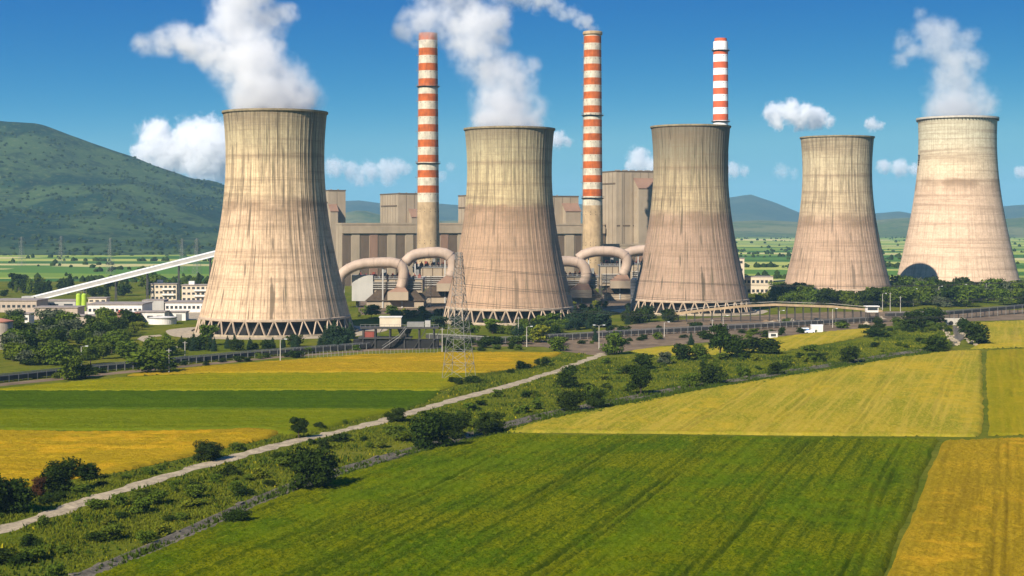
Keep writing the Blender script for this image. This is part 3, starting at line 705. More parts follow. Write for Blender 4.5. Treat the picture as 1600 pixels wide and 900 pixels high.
def windows_on(b, side, root, rows, cols, zlist, w, h, u_in=2.0, mat=None):
    L = b['rl'] if side == 'r' else b['ll']
    for z in zlist:
        for i in range(cols):
            u = u_in+(L-2*u_in)*(i+0.5)/cols; sg = 1 if L > 0 else -1
            MB().add(on_face(b, side, u-w/2*sg, u+w/2*sg, z, z+h, 0.05), BF).obj('window', mat or M['glass'], root)

def boiler_house(xl, xc, xr, ytop, D, label, mat, bunk=None, strip=True):
    root = empty('boiler_house', ((xc-800)/FP*D, D, 0)); tag(root, label, 'power station')
    b = corner_box(root, 'wall', xl, xc, xr, ytop, D, mat); parapet(b, root)
    seams(b, 'r', root, 7, M['claddark']); seams(b, 'l', root, 7, M['claddark'])
    if bunk: 
        u0,u1,zb,zt,pr = bunk; bunker(b, root, 'r', u0*b['rl'], u1*b['rl'], zb, zt, pr, mat, M['cladpink'])
    zt = b['z1']
    MB().add(on_face(b,'l', b['ll']*0.06, b['ll']*0.94, zt-10.5, zt-9.3, 0.35), BF).obj('louvre_band', M['claddark'], root)
    MB().add(on_face(b,'r', 0.4, b['rl']-0.4, 48, 49, 0.3), BF).obj('cornice_band', M['claddark'], root)
    m = MB(); c = (b['p'][0]+b['p'][2])/2
    for k in range(4): m.box(c.x-5+k*3, c.y-1, zt-0.05, c.x-3.6+k*3, c.y+1, zt+1.0+0.6*(k%2))
    m.obj('roof_vent', M['steel'], root)
    return root, b
boiler_house(500, 513, 540, 298, 1300, 'beige boiler house block half hidden behind the first cooling tower', M['cladding'], (0.02,0.45,0,66,6))
boiler_house(594, 622, 660, 303, 1290, 'tall beige boiler house block just behind the first striped chimney', M['cladding'], (0.45,0.98,0,62,7))
boiler_house(716, 731, 790, 306, 1300, 'boiler house block mostly hidden behind the tower with the pylon', M['cladding'])
boiler_house(820, 840, 904, 307, 1300, 'boiler house block between the pylon tower and the second striped chimney', M['cladding'], (0.6,0.97,0,67,7))
rb_, bb = boiler_house(940, 963, 1075, 268, 1290, 'largest tallest boiler house between a striped chimney and the dark tower', M['cladding'], (0.24,0.55,14,88,9))
for u in (0.05, 0.19):
    MB().add(on_face(bb,'r', bb['rl']*u, bb['rl']*u+2.2, 3, bb['z1']-1, 0.5), BF).obj('pilaster', M['cladding'], rb_)
m = MB(); 
for k in range(7):
    q = bb['p'][0]+bb['rd']*(3+k*7)+bb['ld']*4; m.box(q.x-2.2,q.y-1.5,bb['z1'],q.x+2.2,q.y+1.5,bb['z1']+1.6)
m.obj('roof_vent', M['steel'], rb_)
def hall(xl, xc, xr, ytop, D, label, panels):
    root = empty('turbine_hall', ((xc-800)/FP*D, D, 0)); tag(root, label, 'power station')
    b = corner_box(root, 'wall', xl, xc, xr, ytop, D, M['cladding']); parapet(b, root, M['cladding'], 1.5)
    L = b['rl']; zt = b['z1']
    for i in range(panels):
        u0 = L*(i+0.06)/panels; u1 = L*(i+0.94)/panels
        mt = (M['claddark'], M['cladding'], M['claddark'], M['cladpink'] if i%8 == 3 else M['cladding'])[i%4]
        MB().add(on_face(b,'r',u0,u1,0.5,zt-8,0.6 if i%2 else 0.25), BF).obj('wall_panel', mt, root)
    MB().add(on_face(b,'r',0.2,L-0.2,zt-7,zt-1.5,1.6), BF).obj('gallery_band', M['cladding'], root)
    seams(b,'l',root,6,M['claddark'])
    return root, b
hall(525, 534, 728, 351, 1235, 'long low turbine hall of alternating brown panels behind the first chimney', 14)
hall(860, 866, 945, 352, 1290, 'low brown hall linking the blocks by the second chimney', 5)
hall(936, 942, 1060, 384, 1215, 'low annex with dark strip openings in front of the tallest boiler house', 7)

# ------------------------------------------------------------------ precipitators with big ducts
def duct_path(lst, D): return [xz(x,y,D) for x,y in lst]
def spl(pts, it=3):
    for _ in range(it):
        o = [pts[0]]
        for i in range(len(pts)-1):
            o += [pts[i].lerp(pts[i+1],0.25), pts[i].lerp(pts[i+1],0.75)]
        o.append(pts[-1]); pts = o
    return pts
def precip(D, body, grey, duct, rduct, funnel, label, red=True):
    rduct *= 1.18
    xl, xr, yt = body; s = FP/D
    root = empty('flue_gas_filter', ((xl+xr)/2/s-800/s, D, 0)); tag(root, label, 'flue gas filter', 'flue gas filters behind the cooling towers'); ox, oy = root.location[0], root.location[1]
    X = lambda px: (px-800)/s-ox
    Zf = lambda y: HC+(YH-y)/s
    zt = Zf(yt); dp = 26
    MB().box(X(xl),0,9,X(xr),dp,zt).obj('casing', M['cladding'], root)
    if grey:
        MB().box(X(grey[0]),-1.2,4,X(grey[1]),8,Zf(grey[2])).obj('grey_casing', M['cladgrey'], root)
    # hopper skirt below, dark sloping
    x0, x1 = X(xl)+ (X(xr)-X(xl))*0.22, X(xr)+1
    zc = 10.5
    V = [(x0-3,-5,4.2),(x1+1,-5,4.2),(x1+1,dp-4,4.2),(x0-3,dp-4,4.2),(x0+4,-0.2,zc),(x1-5,-0.2,zc),(x1-5,dp-6,zc),(x0+4,dp-6,zc)]
    MB().add(V, BF).obj('hopper', M['hopper'], root)
    MB().box(x0-2,-4,0,x1,dp-5,4.25).obj('plinth', M['cladding'], root)
    wl = M['claddark']
    for i in range(1,5):
        x = X(xl)+(X(xr)-X(xl))*i/5; MB().box(x-0.2,-0.22,9.2,x+0.2,0.1,zt-0.3).obj('stiffener', wl, root)
    MB().box(X(xl)-0.4,-0.5,zt-0.1,X(xr)+0.4,dp+0.4,zt+0.5).obj('roof_deck', M['steel'], root)
    # roof machinery, railing
    if red:
        n = max(4,int((X(xr)-X(xl))/3.2))
        tm = MB().box(-1.0,-1.0,0,1.0,1.0,1.7).box(-0.3,-0.3,1.7,0.3,0.3,2.6).mesh('transformer', M['rustred'])
        for i in range(n):
            for rowy in (3, 10):
                link('transformer', tm, None, root, (X(xl)+2+(X(xr)-X(xl)-4)*i/(n-1), rowy, zt+0.5), None, (R.uniform(.7,1.1),1,R.uniform(.7,1.3)))
    rl = MB(); n = 14
    for i in range(n+1):
        x = X(xl)+(X(xr)-X(xl))*i/n; rl.bar((x,-0.3,zt+0.5),(x,-0.3,zt+1.7),0.12)
    rl.bar((X(xl),-0.3,zt+1.7),(X(xr),-0.3,zt+1.7),0.12); rl.bar((X(xl),-0.3,zt+1.1),(X(xr),-0.3,zt+1.1),0.1)
    rl.obj('railing', M['cladgrey'], root)
    if duct:
        p = spl([Vector((v.x-ox, -4.2, v.z)) for v in duct_path(duct, D)], 1)
        du = MB().tube(p, rduct, 20).obj('duct', M['duct'], root, True)
        for i in range(2, len(p)-2, 3):
            t = (p[i+1]-p[i-1]).normalized(); MB().tube([p[i]-t*0.25, p[i]+t*0.25], rduct+0.22, 20).obj('duct_flange', M['duct'], du)
        # legs carrying the duct
        for k in (0.25, 0.5, 0.72):
            q = p[int(len(p)*k)]
            if q.z-rduct > zt+1: MB().bar((q.x,-4.2,0),(q.x,-4.2,q.z-rduct+0.2),0.8).obj('duct_leg', M['cladgrey'], root)
        e = p[-1]; fz = Zf(funnel)
        V = [(e.x-rduct*0.9,-7.4,e.z+0.5),(e.x+rduct*0.9,-7.4,e.z+0.5),(e.x+rduct*0.9,-0.9,e.z+0.5),(e.x-rduct*0.9,-0.9,e.z+0.5)]
        fz = min(fz, e.z-2.0); Vb = [(e.x-rduct*2.4,-9.0,fz),(e.x+rduct*1.5,-9.0,fz),(e.x+rduct*1.5,-0.6,fz),(e.x-rduct*2.4,-0.6,fz)]
        MB().add(Vb+V, BF).obj('funnel', M['cladpink'], root)
        MB().add([(v[0],v[1],max(fz-5,0)) for v in Vb]+[(v[0],v[1],fz-0.004) for v in Vb], BF).obj('funnel_box', M['cladding'], root)
    # support columns at the open left end
    for k in range(3): MB().box(X(xl)-0.05+k*0.0, 2+k*9, 0, X(xl)+0.7, 2.7+k*9, 9.05).obj('column', M['darksteel'], root)
    # stair tower and pipe rack against the casing
    st = MB(); x = X(xr)+2.2
    for (a,b) in ((0,0),(3,0),(0,3),(3,3)): st.bar((x+a,b-2,0),(x+a,b-2,zt+2),0.25)
    for k in range(int(zt/3)):
        z = k*3.0; st.bar((x,-2,z),(x+3,-2,z+3) if k%2 else (x+3,-2,z+2.9),0.2); st.box(x,-2,z+2.8,x+3,1,z+2.95)
    st.obj('stair_tower', M['darksteel'], root)
    for k in range(5):
        y0 = -2.6-k*0.02; z = 11.5+k*1.3
        if z < zt-1: MB().tube([(X(xl)+1,-0.9,z),(X(xr)-1,-0.9,z)],0.28,8).obj('pipe', M['steel'] if k%2 else M['cladgrey'], root)
    for k in range(6):
        x = X(xl)+(X(xr)-X(xl))*(k+0.5)/6; MB().box(x-0.9,8,zt+0.5,x+0.9,11,zt+2.2+1.6*((k*7)%3)).obj('fan_housing', (M['cladgrey'],M['rustred'],M['steel'])[k%3], root)
    return root
precip(930, (556,660,436), (550,583,430), [(530,452),(531,434),(541,422),(563,412),(592,410),(620,410),(632,419),(631,438),(627,450)], 2.7, 455, 'flue gas filter with pale grey end casing and curved duct beside the first tower')
precip(985, (645,722,418), None, [(634,410),(645,399),(662,395),(692,394),(707,402),(709,420),(704,432)], 3.0, 442, 'flue gas filter with curved duct at the foot of the first chimney')
precip(985, (840,935,433), None, [(840,410),(862,408),(897,408),(912,414),(917,430),(911,444)], 2.9, 452, 'flue gas filter with curved duct beside the tower behind the pylon')
precip(1030, (938,985,416), None, [(903,404),(914,396),(934,392),(964,393),(979,401),(979,418),(972,430)], 2.9, 438, 'flue gas filter with curved duct at the foot of the second chimney')
precip(1080, (985,1040,413), None, [(975,398),(990,391),(1015,390),(1035,393),(1045,405),(1044,425)], 2.9, 434, 'flue gas filter partly hidden behind the dark cooling tower')
v = empty('storage_vessel', ((991-800)/FP*960,960,0)); tag(v,'slim grey banded upright vessel left of the dark cooling tower','vessel')
MB().lathe([(2.3,0),(2.3,15.5),(1.6,16.6),(0,17)],24).obj('tank_body', M['cladgrey'], v, False)
for z in range(2,16,2): MB().lathe([(2.3,z),(2.45,z),(2.45,z+.35),(2.3,z+.35)],24).obj('hoop', M['steel'], v)

# ------------------------------------------------------------------ low buildings
def lowbuild(name, x0, x1, yt, yb, mat, label, cat='building', dep=14, roof=None, wins=0, rows=1, winh=1.3, over=0.5, rot=0.0, door=None):
    p = gp((x0+x1)/2, yb); D = p.y; s = FP/D; w = (x1-x0)/s; h = (yb-yt)/s
    root = empty(name, (p.x, p.y, 0), rot); tag(root, label, cat)
    MB().box(-w/2,0,0,w/2,dep,h).obj('wall', mat, root)
    MB().box(-w/2-over,-over,h-0.02,w/2+over,dep+over,h+0.45).obj('roof', roof or M['roofgrey'], root)
    if wins:
        ww = w/wins*0.62; gm = MB().box(-ww/2,-0.03,0,ww/2,0.1,winh).mesh('window', M['glass']); sm = MB().box(-ww/2-0.1,-0.14,-0.14,ww/2+0.1,0.05,0.0).mesh('sill', M['concrete'])
        for r in range(rows):
            z = h*(r+0.5)/rows-winh/2+0.15
            for i in range(wins):
                wo = link('window', gm, None, root, (-w/2+w*(i+0.5)/wins, 0, z)); link('sill', sm, None, wo)
    if door:
        MB().box(door[0]*w-1.5,-0.06,0,door[0]*w+1.5,0.1,min(3.4,h-0.3)).obj('door', door[1], root)
    return root, w, h
lowbuild('workshop', -14, 57, 470, 488, M['tanwall'], 'long low tan workshop with a row of windows at the conveyor foot', wins=9, winh=1.5, dep=22)
lowbuild('workshop', 73, 118, 470, 484, M['cladgrey'], 'small grey flat roofed block under the lower end of the conveyor', wins=2, dep=12)
lowbuild('workshop', 53, 121, 481, 498, M['tanwall'], 'tan flat roofed shed in front of the green silos', dep=14, wins=0, door=(-0.2, M['steel']))
lowbuild('workshop', 138, 166, 466, 475, M['cream'], 'small beige hut behind the long white workshop', wins=3, dep=9, winh=1)
lowbuild('workshop', 137, 222, 476, 494, M['white'], 'long white workshop with brown roof and a red door', wins=12, winh=1.6, dep=24, door=(0.12, M['red']))
lowbuild('workshop', 222, 256, 470, 488, M['cladgrey'], 'tall grey concrete cube beside the white workshops', dep=12, over=0.1)
lowbuild('workshop', 212, 257, 488, 503, M['white'], 'low white shed in front of the grey cube', dep=10, wins=3, winh=1.2)
lowbuild('workshop', 258, 320, 473, 488, M['white'], 'white workshop with brown roof and window row beside the first tower', wins=9, winh=1.6, dep=20)
lowbuild('workshop', 95, 156, 494, 508, M['tanwall'], 'tan shed with flat roof bordering the bushes', dep=10)
lowbuild('workshop', 157, 211, 491, 505, M['cladpink'], 'pinkish shed with sloping yard bordering the bushes', dep=10, roof=M['roofred'])
lowbuild('workshop', 264, 290, 488, 501, M['white'], 'small white shed on the gravel beside the first tower', dep=8, door=(0.1, M['steel']))
lowbuild('office_building', 18, 45, 491, 506, M['white'], 'small white building between the concrete tank and the bushes', dep=9, wins=3)
for (x, lab) in ((196,'broad low white tank with flat lid beside the red door'),(241,'broad low white tank with flat lid in front of the grey cube')):
    p = gp(x+13, 497 if x<200 else 506); tk = empty('storage_tank', p); tag(tk, lab, 'tank')
    MB().lathe([(7,0),(7,3.4),(0,4.0)],36).obj('tank_body', M['white'], tk); MB().lathe([(7,3.0),(7.25,3.0),(7.25,3.5),(7,3.5)],36).obj('lid_rim', M['steel'], tk)
sl_ = gp(127, 490); si = empty('silo', sl_); tag(si, 'pair of lime green upright silos on a concrete plinth', 'silo')
MB().box(-4.5,-3,0,4.5,3,1.4).obj('plinth', M['concrete'], si)
for dx in (-1.55,1.55):
    MB().lathe([(1.4,1.4),(1.4,10.6),(0.9,11.3),(0,11.5)],20).obj('silo_body', M['green'], si, loc=(dx,0,0))
q = MB()
for dx in (-2.6,0,2.6): q.bar((dx,0,11.2),(dx,0,12.6),0.12)
q.bar((-2.6,0,12.6),(2.6,0,12.6),0.12); q.obj('railing', M['steel'], si)
def flats(x0,x1,yt,yb,label):
    r, w, h = lowbuild('apartment_block', x0, x1, yt, yb, M['cream'], label, 'apartments', 12, wins=6, rows=3, winh=1.4)
    for k in range(1,3):
        z = h*k/3; MB().box(-w*0.05,-1.3,z-0.15,w*0.42,0.05,z+0.05).obj('balcony', M['concrete'], r); MB().box(-w*0.05,-1.3,z+0.05,w*0.42,-1.2,z+1.0).obj('balcony_rail', M['white'], r)
    MB().box(-w*0.3,4,h+0.4,-w*0.1,7,h+2.6).obj('roof_hut', M['white'], r)
flats(235,276,444,470,'cream three storey flats standing behind the conveyor trestle')
flats(284,328,446,472,'cream three storey flats with balconies close to the first tower')
lowbuild('office_building', 1160, 1208, 433, 462, M['cream'], 'cream two storey office with rows of windows right of the dark tower', wins=7, rows=2, winh=2.0, dep=14, over=0.2)
lowbuild('stair_tower', 1149, 1163, 404, 463, M['cream'], 'narrow tall cream stair tower peeping out behind the dark tower', wins=1, rows=5, winh=1.6, dep=7, over=0.3)
lowbuild('shed', 1206, 1226, 447, 462, M['white'], 'low white shed between the cream office and the streaked tower', wins=2, dep=8)
tk = empty('storage_tank', gp(2, 545)); tag(tk, 'round concrete tank with reddish roof at the edge of the bushes', 'tank')
MB().lathe([(4.6,0),(4.6,11.2)],40).obj('tank_body', M['tanwall'], tk); MB().lathe([(4.9,11.1),(4.9,11.5),(0,12.6)],40).obj('tank_roof', M['roofred'], tk)
r, w, h = lowbuild('kiosk', 1202, 1215, 520, 528, M['white'], 'tiny white kiosk at the edge of the small yellow field', dep=2.5, wins=1, winh=1.0, over=0.15)
r, w, h = lowbuild('site_container', 1268, 1286, 509, 519, M['white'], 'white site container at the far edge of the small yellow field', dep=2.6, over=0.05, roof=M['galv'])
r, w, h = lowbuild('tool_shed', 1254, 1264, 514, 520, M['blue'], 'small blue shed beside the white site container', dep=2.4, over=0.1, roof=M['galv'])
van = empty('van', gp(1266, 521), 0.1); tag(van, 'small white van parked between blue shed and container', 'van')
MB().add([(-2.3,0,.4),(2.3,0,.4),(2.3,1.8,.4),(-2.3,1.8,.4),(-2.3,0.1,1.1),(2.2,0.1,1.9),(2.2,1.7,1.9),(-2.3,1.7,1.1)],BF).obj('body', M['galv'], van)
wm = MB().tube([(0,-0.1,0),(0,0.15,0)],0.36,14).mesh('wheel', M['dark'])
for x in (-1.5,1.5):
    for y in (0,1.7): link('wheel', wm, None, van, (x,y,0.36))

# inclined coal conveyor
cv = empty('inclined_conveyor', (0,0,0)); tag(cv, 'long white covered conveyor climbing on trestles to the plant behind the first tower', 'conveyor')
A = xz(48, 473, 1000); A.z = 1.2; B = xz(450, 368, 1010)
dr = (B-A).normalized()
MB().bar(A+Vector((0,0,1.6)), B+Vector((0,0,1.6)), 4.2, 1.0).obj('roof_cover', M['galv'], cv)
MB().bar(A, B, 3.8, 2.2).obj('gallery', M['cladgrey'], cv)
MB().bar(A-Vector((0,0,1.5)), B-Vector((0,0,1.5)), 4.2, 0.8).obj('truss_floor', M['galv'], cv)
for k in range(8):
    f = (k+0.7)/8.2; p = A.lerp(B, f)
    if p.z > 5:
        m = MB()
        for dy in (-1.6,1.6): m.bar((p.x,p.y+dy*1.4,0),(p.x,p.y+dy*0.8,p.z-1.8),0.55)
        m.bar((p.x,p.y-1.9,p.z*0.5),(p.x,p.y+1.9,p.z*0.5),0.35); m.bar((p.x,p.y-2.2,0.5),(p.x,p.y+1.8,p.z*0.5),0.25)
        m.obj('trestle', M['darksteel'], cv)
MB().box(A.x-5,A.y-3,0,A.x+3,A.y+5,3.4).obj('loading_hopper', M['cladgrey'], cv)

# ------------------------------------------------------------------ long belt conveyors
def belt(lst, label, zdeck, post_step, hrail=1.25, width=2.6):
    pts = [gp(*p) for p in lst]; root = empty('belt_conveyor', pts[0]); tag(root, label, 'belt conveyor', 'belt conveyors across the site'); o = pts[0]
    g = MB(); rl = MB(); pm = MB().box(-0.13,-0.13,0,0.13,0.13,1).mesh('post', M['steel'])
    for i in range(len(pts)-1):
        a, b = pts[i]-o, pts[i+1]-o; t = (b-a).normalized(); nr = Vector((-t.y,t.x,0))
        up = Vector((0,0,zdeck))
        g.bar(a+up, b+up, width, 1.5)  # deck made thick and dark to stand in for the belt's shadow below
        for sd in (-1,1): rl.bar(a+up+nr*sd*width/2+Vector((0,0,hrail)), b+up+nr*sd*width/2+Vector((0,0,hrail)), 0.18)
        L = (b-a).length; k = max(1,int(L/post_step))
        for j in range(k):
            p = a.lerp(b,(j+0.5)/k)
            for sd in (-1,1):
                q = p+nr*sd*(width/2+0.02); link('post', pm, None, root, q, (0,0,math.atan2(t.y,t.x)), (1,1,zdeck+hrail))
    g.obj('belt_deck_and_shade', M['darksteel'], root); rl.obj('handrail', M['steel'], root)
    return root
belt([(-60,604),(145,582),(400,558),(575,545)], 'dark belt conveyor with pale posts running past the tree belt to the transfer station', 1.3, 3.6)
belt([(668,531),(780,537),(850,533),(1000,524),(1250,510),(1372,503)], 'dark belt conveyor with pale posts crossing the dusty yard behind the track end', 1.5, 4.2)
belt([(1385,503),(1480,500),(1600,489),(1800,476)], 'raised belt conveyor on piers leading away beyond the canal culvert', 3.6, 9.0)
# elevated gallery on trestles
br = empty('conveyor_bridge', (0,0,0)); tag(br, 'dusty elevated conveyor bridge on many trestles in front of the streaked tower', 'conveyor bridge')
BD = 800
bp = [xz(1040,492,BD),xz(1105,484,BD),xz(1165,478,BD),xz(1210,476,BD),xz(1300,479,BD),xz(1378,486,BD)]
for p in bp: p.z = max(p.z, 2.0)
for a, b in zip(bp[:-1], bp[1:]):
    MB().bar(a, b, 3.0, 1.1).obj('gallery', M['shaft'], br); MB().bar(a+Vector((0,-1.5,1.6)), b+Vector((0,-1.5,1.6)), 0.18).obj('handrail', M['concrete'], br)
    k = max(1,int((b-a).length/4.2))
    for j in range(k):
        p = a.lerp(b,(j+0.5)/k)
        if p.z > 2.5: MB().bar((p.x,p.y-1.2,0),(p.x,p.y-1.2,p.z-0.4),0.32).bar((p.x,p.y+1.2,0),(p.x,p.y+1.2,p.z-0.4),0.32).bar((p.x,p.y-1.2,p.z*0.5),(p.x,p.y+1.2,p.z*0.5),0.22).obj('trestle', M['darksteel'], br)
cb = empty('control_cabin', xz(1362,483,790)); cb.location.z = 0; tag(cb, 'little white control cabin on stilts at the end of the conveyor bridge', 'cabin')
MB().box(-3,-2,5.5,3,2,8.4).obj('cabin_wall', M['white'], cb); MB().box(-3.6,-2.6,8.4,3.6,2.6,8.8).obj('roof', M['white'], cb); MB().box(-2.6,-2.06,6.6,2.6,-1.95,7.9).obj('window', M['glass'], cb)
for x in (-2.6,2.6):
    for y in (-1.6,1.6): MB().box(x-.2,y-.2,0,x+.2,y+.2,5.5).obj('stilt', M['darksteel'], cb)
# rubble and machinery heaps in the yard
for i in range(16):
    x = R.uniform(1180,1400); p = gp(x, R.uniform(497,509)); hp = MB(); nn = 14
    pr = [(R.uniform(1.6,3.4)*(1-k/4), k*R.uniform(0.3,0.55)) for k in range(4)]; pr[-1] = (0.05, pr[-1][1])
    hp.lathe(pr, 11); o = hp.obj('spoil_heap', M['gravel'] if i%3 else M['yard'], None, loc=(p.x,p.y,0.03)); tag(o, 'small heap of dusty spoil by the belt conveyor in the yard', 'spoil heap', 'spoil heaps in the yard')
# transfer station
ts = empty('transfer_station', gp(628, 545)); tag(ts, 'dark steel transfer station with pale cabin, stairs and railings between two towers', 'transfer station')
for x in (-16,-11,-5,1,7,13):
    for y in (0,6): MB().box(x-.25,y-.25,0,x+.25,y+.25,8.2).obj('column', M['darksteel'], ts)
MB().box(-17,-0.8,8.2,15,7,8.9).obj('deck', M['darksteel'], ts)
MB().box(-18,-0.6,4.2,4,6.6,4.7).obj('lower_deck', M['darksteel'], ts)
MB().box(-9.2,0.5,8.9,-0.4,5.8,12.8).obj('cabin', M['cream'], ts); MB().box(-9.5,0.2,12.8,-0.1,6.1,13.1).obj('cabin_roof', M['white'], ts)
MB().box(2,1,8.9,9,5,10.8).obj('motor_housing', M['steel'], ts); MB().box(9.4,1,8.9,11.6,4,11.4).obj('drive_box', M['cladgrey'], ts)
MB().box(-15.5,0.5,4.7,-11.5,3.5,7.0).obj('pump_box', M['rustred'], ts); MB().box(-20,0.3,0,15,6.4,3.6).obj('base_block', M['dark'], ts)
m = MB()
for x in range(-17,16,2): m.bar((x,-0.7,8.9),(x,-0.7,10.0),0.09)
m.bar((-17,-0.7,10.0),(15,-0.7,10.0),0.10); m.obj('railing', M['steel'], ts)
m = MB(); m.bar((-8,-2,0.2),(-1,-2,5.0),0.9,0.25); m.bar((-1,-2,5.0),(2,-2,8.6),0.9,0.25)
for a,b in (((-8,-2.4,1.3),(-1,-2.4,6.1)),((-1,-2.4,6.1),(2,-2.4,9.7))): m.bar(a,b,0.12)
m.obj('stair', M['steel'], ts)
for i,x in enumerate((-13,-3.5,5,11)): MB().bar((x,-0.2,0.3),(x+5,-0.2,8.2),0.28).obj('brace', M['darksteel'], ts)
MB().add([(-2,1,8.2),(4,1,8.2),(4,6,8.2),(-2,6,8.2),(0.2,2.6,2.4),(1.8,2.6,2.4),(1.8,4.4,2.4),(0.2,4.4,2.4)],[(0,1,2,3),(7,6,5,4),(0,4,5,1),(1,5,6,2),(2,6,7,3),(3,7,4,0)]).obj('chute', M['darksteel'], ts)
# fence along the field head
fn = empty('fence', gp(500,560)); tag(fn, 'thin grey mesh fence along the head of the gold strip field', 'fence')
fp = MB().bar((0,0,0),(0,0,2.2),0.12).mesh('post', M['steel']); o = fn.location
fa, fb = gp(470,559), gp(695,551.5); w = MB()
for i in range(40): link('post', fp, None, fn, fa.lerp(fb,i/39)-o)
for z in (0.5,1.3,2.1): w.bar(fa-o+Vector((0,0,z)), fb-o+Vector((0,0,z)), 0.04)
w.obj('wire', M['steel'], fn)
# culvert
cu = empty('culvert', gp(1493,508)); tag(cu, 'stone arched culvert with stepped stone channel below the raised conveyor', 'culvert')
MB().box(-5,0,0,5,2.0,3.4).obj('headwall', M['concrete'], cu)
for x in (-2.2,2.2):
    MB().tube([(x,-0.06,1.0),(x,0.2,1.0)],1.1,18).obj('culvert_mouth', M['dark'], cu)
sb = MB().box(-0.8,-0.5,0,0.8,0.5,0.5).mesh('stone', M['gravel'])
for i in range(70):
    t = R.random(); q = gp(1486+24*t+R.choice((-13,13)),511+30*t)-cu.location; link('stone', sb, None, cu, (q.x+R.uniform(-1.5,1.5),q.y,0.05), (R.uniform(-.3,.3),R.uniform(-.3,.3),R.uniform(0,3)), (R.uniform(.6,1.3),R.uniform(.6,1.3),R.uniform(.6,1.4)))

# ------------------------------------------------------------------ poles
def lamp(px, yt, yb, label, arm=True, double=False):
    p = gp(px, yb); h = (yb-yt)/(FP/p.y); root = empty('street_lamp' if arm else 'utility_pole', p); tag(root, label, 'street lamp' if arm else 'pole', 'lamp posts around the site' if arm else 'poles around the site')
    MB().tube([(0,0,0),(0,0,h)], [0.20,0.13], 8).obj('pole', M['concrete'], root)
    if arm:
        for sg in ((1,-1) if double else (1,)):
            MB().tube([(0,0,h-0.1),(0.8*sg,0,h+0.25),(1.7*sg,0,h+0.3)], 0.09, 6).obj('arm', M['steel'], root); MB().box(min(1.5*sg,2.5*sg),-0.2,h+0.2,max(1.5*sg,2.5*sg),0.2,h+0.42).obj('lamp_head', M['galv'], root)
    else:
        MB().box(-0.9,-0.08,h-0.7,0.9,0.08,h-0.5).obj('crossarm', M['steel'], root)
for a in [(127,542,572,'pale lamp post rising from the tree belt left of the big roadside bush'),(438,531,566,'lamp post below the first tower behind the gold strip field'),(936,509,546,'lamp post with double arm standing at the end of the track',True,True),
          (823,511,542,'lamp post in front of the brown tower beside a yellow bush'),(1038,504,526,'lamp post in the yard below the dark tower'),(1130,494,515,'lamp post beside the conveyor bridge ramp'),
          (1218,486,511,'lamp post in front of the conveyor bridge trestles'),(1301,483,512,'lamp post in the yard behind the site container'),(1379,459,484,'lamp post beside the control cabin'),
          (1427,452,478,'lamp post in the tree belt below the largest tower'),(1467,448,474,'lamp post in the tree belt below the largest tower'),(1505,445,470,'lamp post in the tree belt below the largest tower'),(1541,443,468,'lamp post in the tree belt below the largest tower'),(1575,442,466,'lamp post in the tree belt below the largest tower')]:
    lamp(*a)
for a in [(264,545,584,'thin wooden pole beside the big roadside bush'),(289,533,561,'thin pole beside the belt conveyor below the first tower'),(691,512,552,'thin pole just left of the lattice pylon'),(810,495,527,'thin pole before the legs of the brown tower'),(1113,499,521,'thin pole in the dusty yard'),(1391,457,486,'thin bare pole next to the control cabin lamp'),(1407,463,492,'thin bare pole next to the raised belt conveyor')]:
    lamp(*a, arm=False)

# ------------------------------------------------------------------ lattice pylons
def pylon(name, loc, h, rz, label, thick=0.16, group=None, base=7.0):
    root = empty(name, loc, rz); tag(root, label, 'pylon', group)
    hw = lambda z: base/2*(1-z/h)**1.0*0.86+0.45 if z < h*0.62 else base/2*0.38*0.86*(1-(z-h*0.62)/(h*0.38)*0.72)+0.45
    zs = [0]; z = 0
    while z < h*0.97: z += max(1.3, hw(z)*1.15); zs.append(min(z,h))
    for sx in (-1,1):
        for sy in (-1,1):
            m = MB()
            for a,b in zip(zs[:-1],zs[1:]): m.bar((sx*hw(a),sy*hw(a),a),(sx*hw(b),sy*hw(b),b),thick*1.7)
            m.obj('leg', M['steel'], root)
    br = MB()
    for i,(a,b) in enumerate(zip(zs[:-1],zs[1:])):
        p = [(-1,-1),(1,-1),(1,1),(-1,1)]
        for k in range(4):
            c, d = p[k], p[(k+1)%4]
            br.bar((c[0]*hw(a),c[1]*hw(a),a),(d[0]*hw(b),d[1]*hw(b),b),thick); br.bar((d[0]*hw(a),d[1]*hw(a),a),(c[0]*hw(b),c[1]*hw(b),b),thick)
            br.bar((c[0]*hw(b),c[1]*hw(b),b),(d[0]*hw(b),d[1]*hw(b),b),thick)
    br.obj('bracing', M['steel'], root)
    for z, L in ((h*0.94,3.6),(h*0.80,5.0),(h*0.66,4.2)):
        for sg in (-1,1):
            w_ = hw(z); m = MB()
            for sy in (-1,1): m.bar((sg*w_,sy*w_,z),(sg*L,0,z+0.3),thick); m.bar((sg*w_,sy*w_,z+1.3),(sg*L,0,z+0.3),thick)
            a = m.obj('cross_arm', M['steel'], root); MB().tube([(sg*L,0,z+0.2),(sg*L,0,z-2.4)],0.16,6).obj('insulator', M['claddark'], a)
    return root
pl = gp(717, 592)
pylon('lattice_pylon', pl, 42, math.radians(70), 'tall grey lattice pylon standing on a scrubby patch in the gold strip field', 0.075, None, 9.0)
for px, py, h in ((173,430,36),(285,424,34),(96,412,34),(308,432,36),(34,415,34)):
    pylon('lattice_pylon', gp(px,py), h, math.radians(60), 'small distant pylon on the green plain below the hill', 0.085, 'far pylons on the plain', 7)
def wire(a, b, sag, label):
    p = [a.lerp(b,i/24)-Vector((0,0,sag*4*(i/24)*(1-i/24))) for i in range(25)]
    o = MB().tube(p, 0.075, 4).obj('power_line', M['darksteel']); tag(o, label, 'power line', 'power lines from the lattice pylon')
rz = math.radians(70)
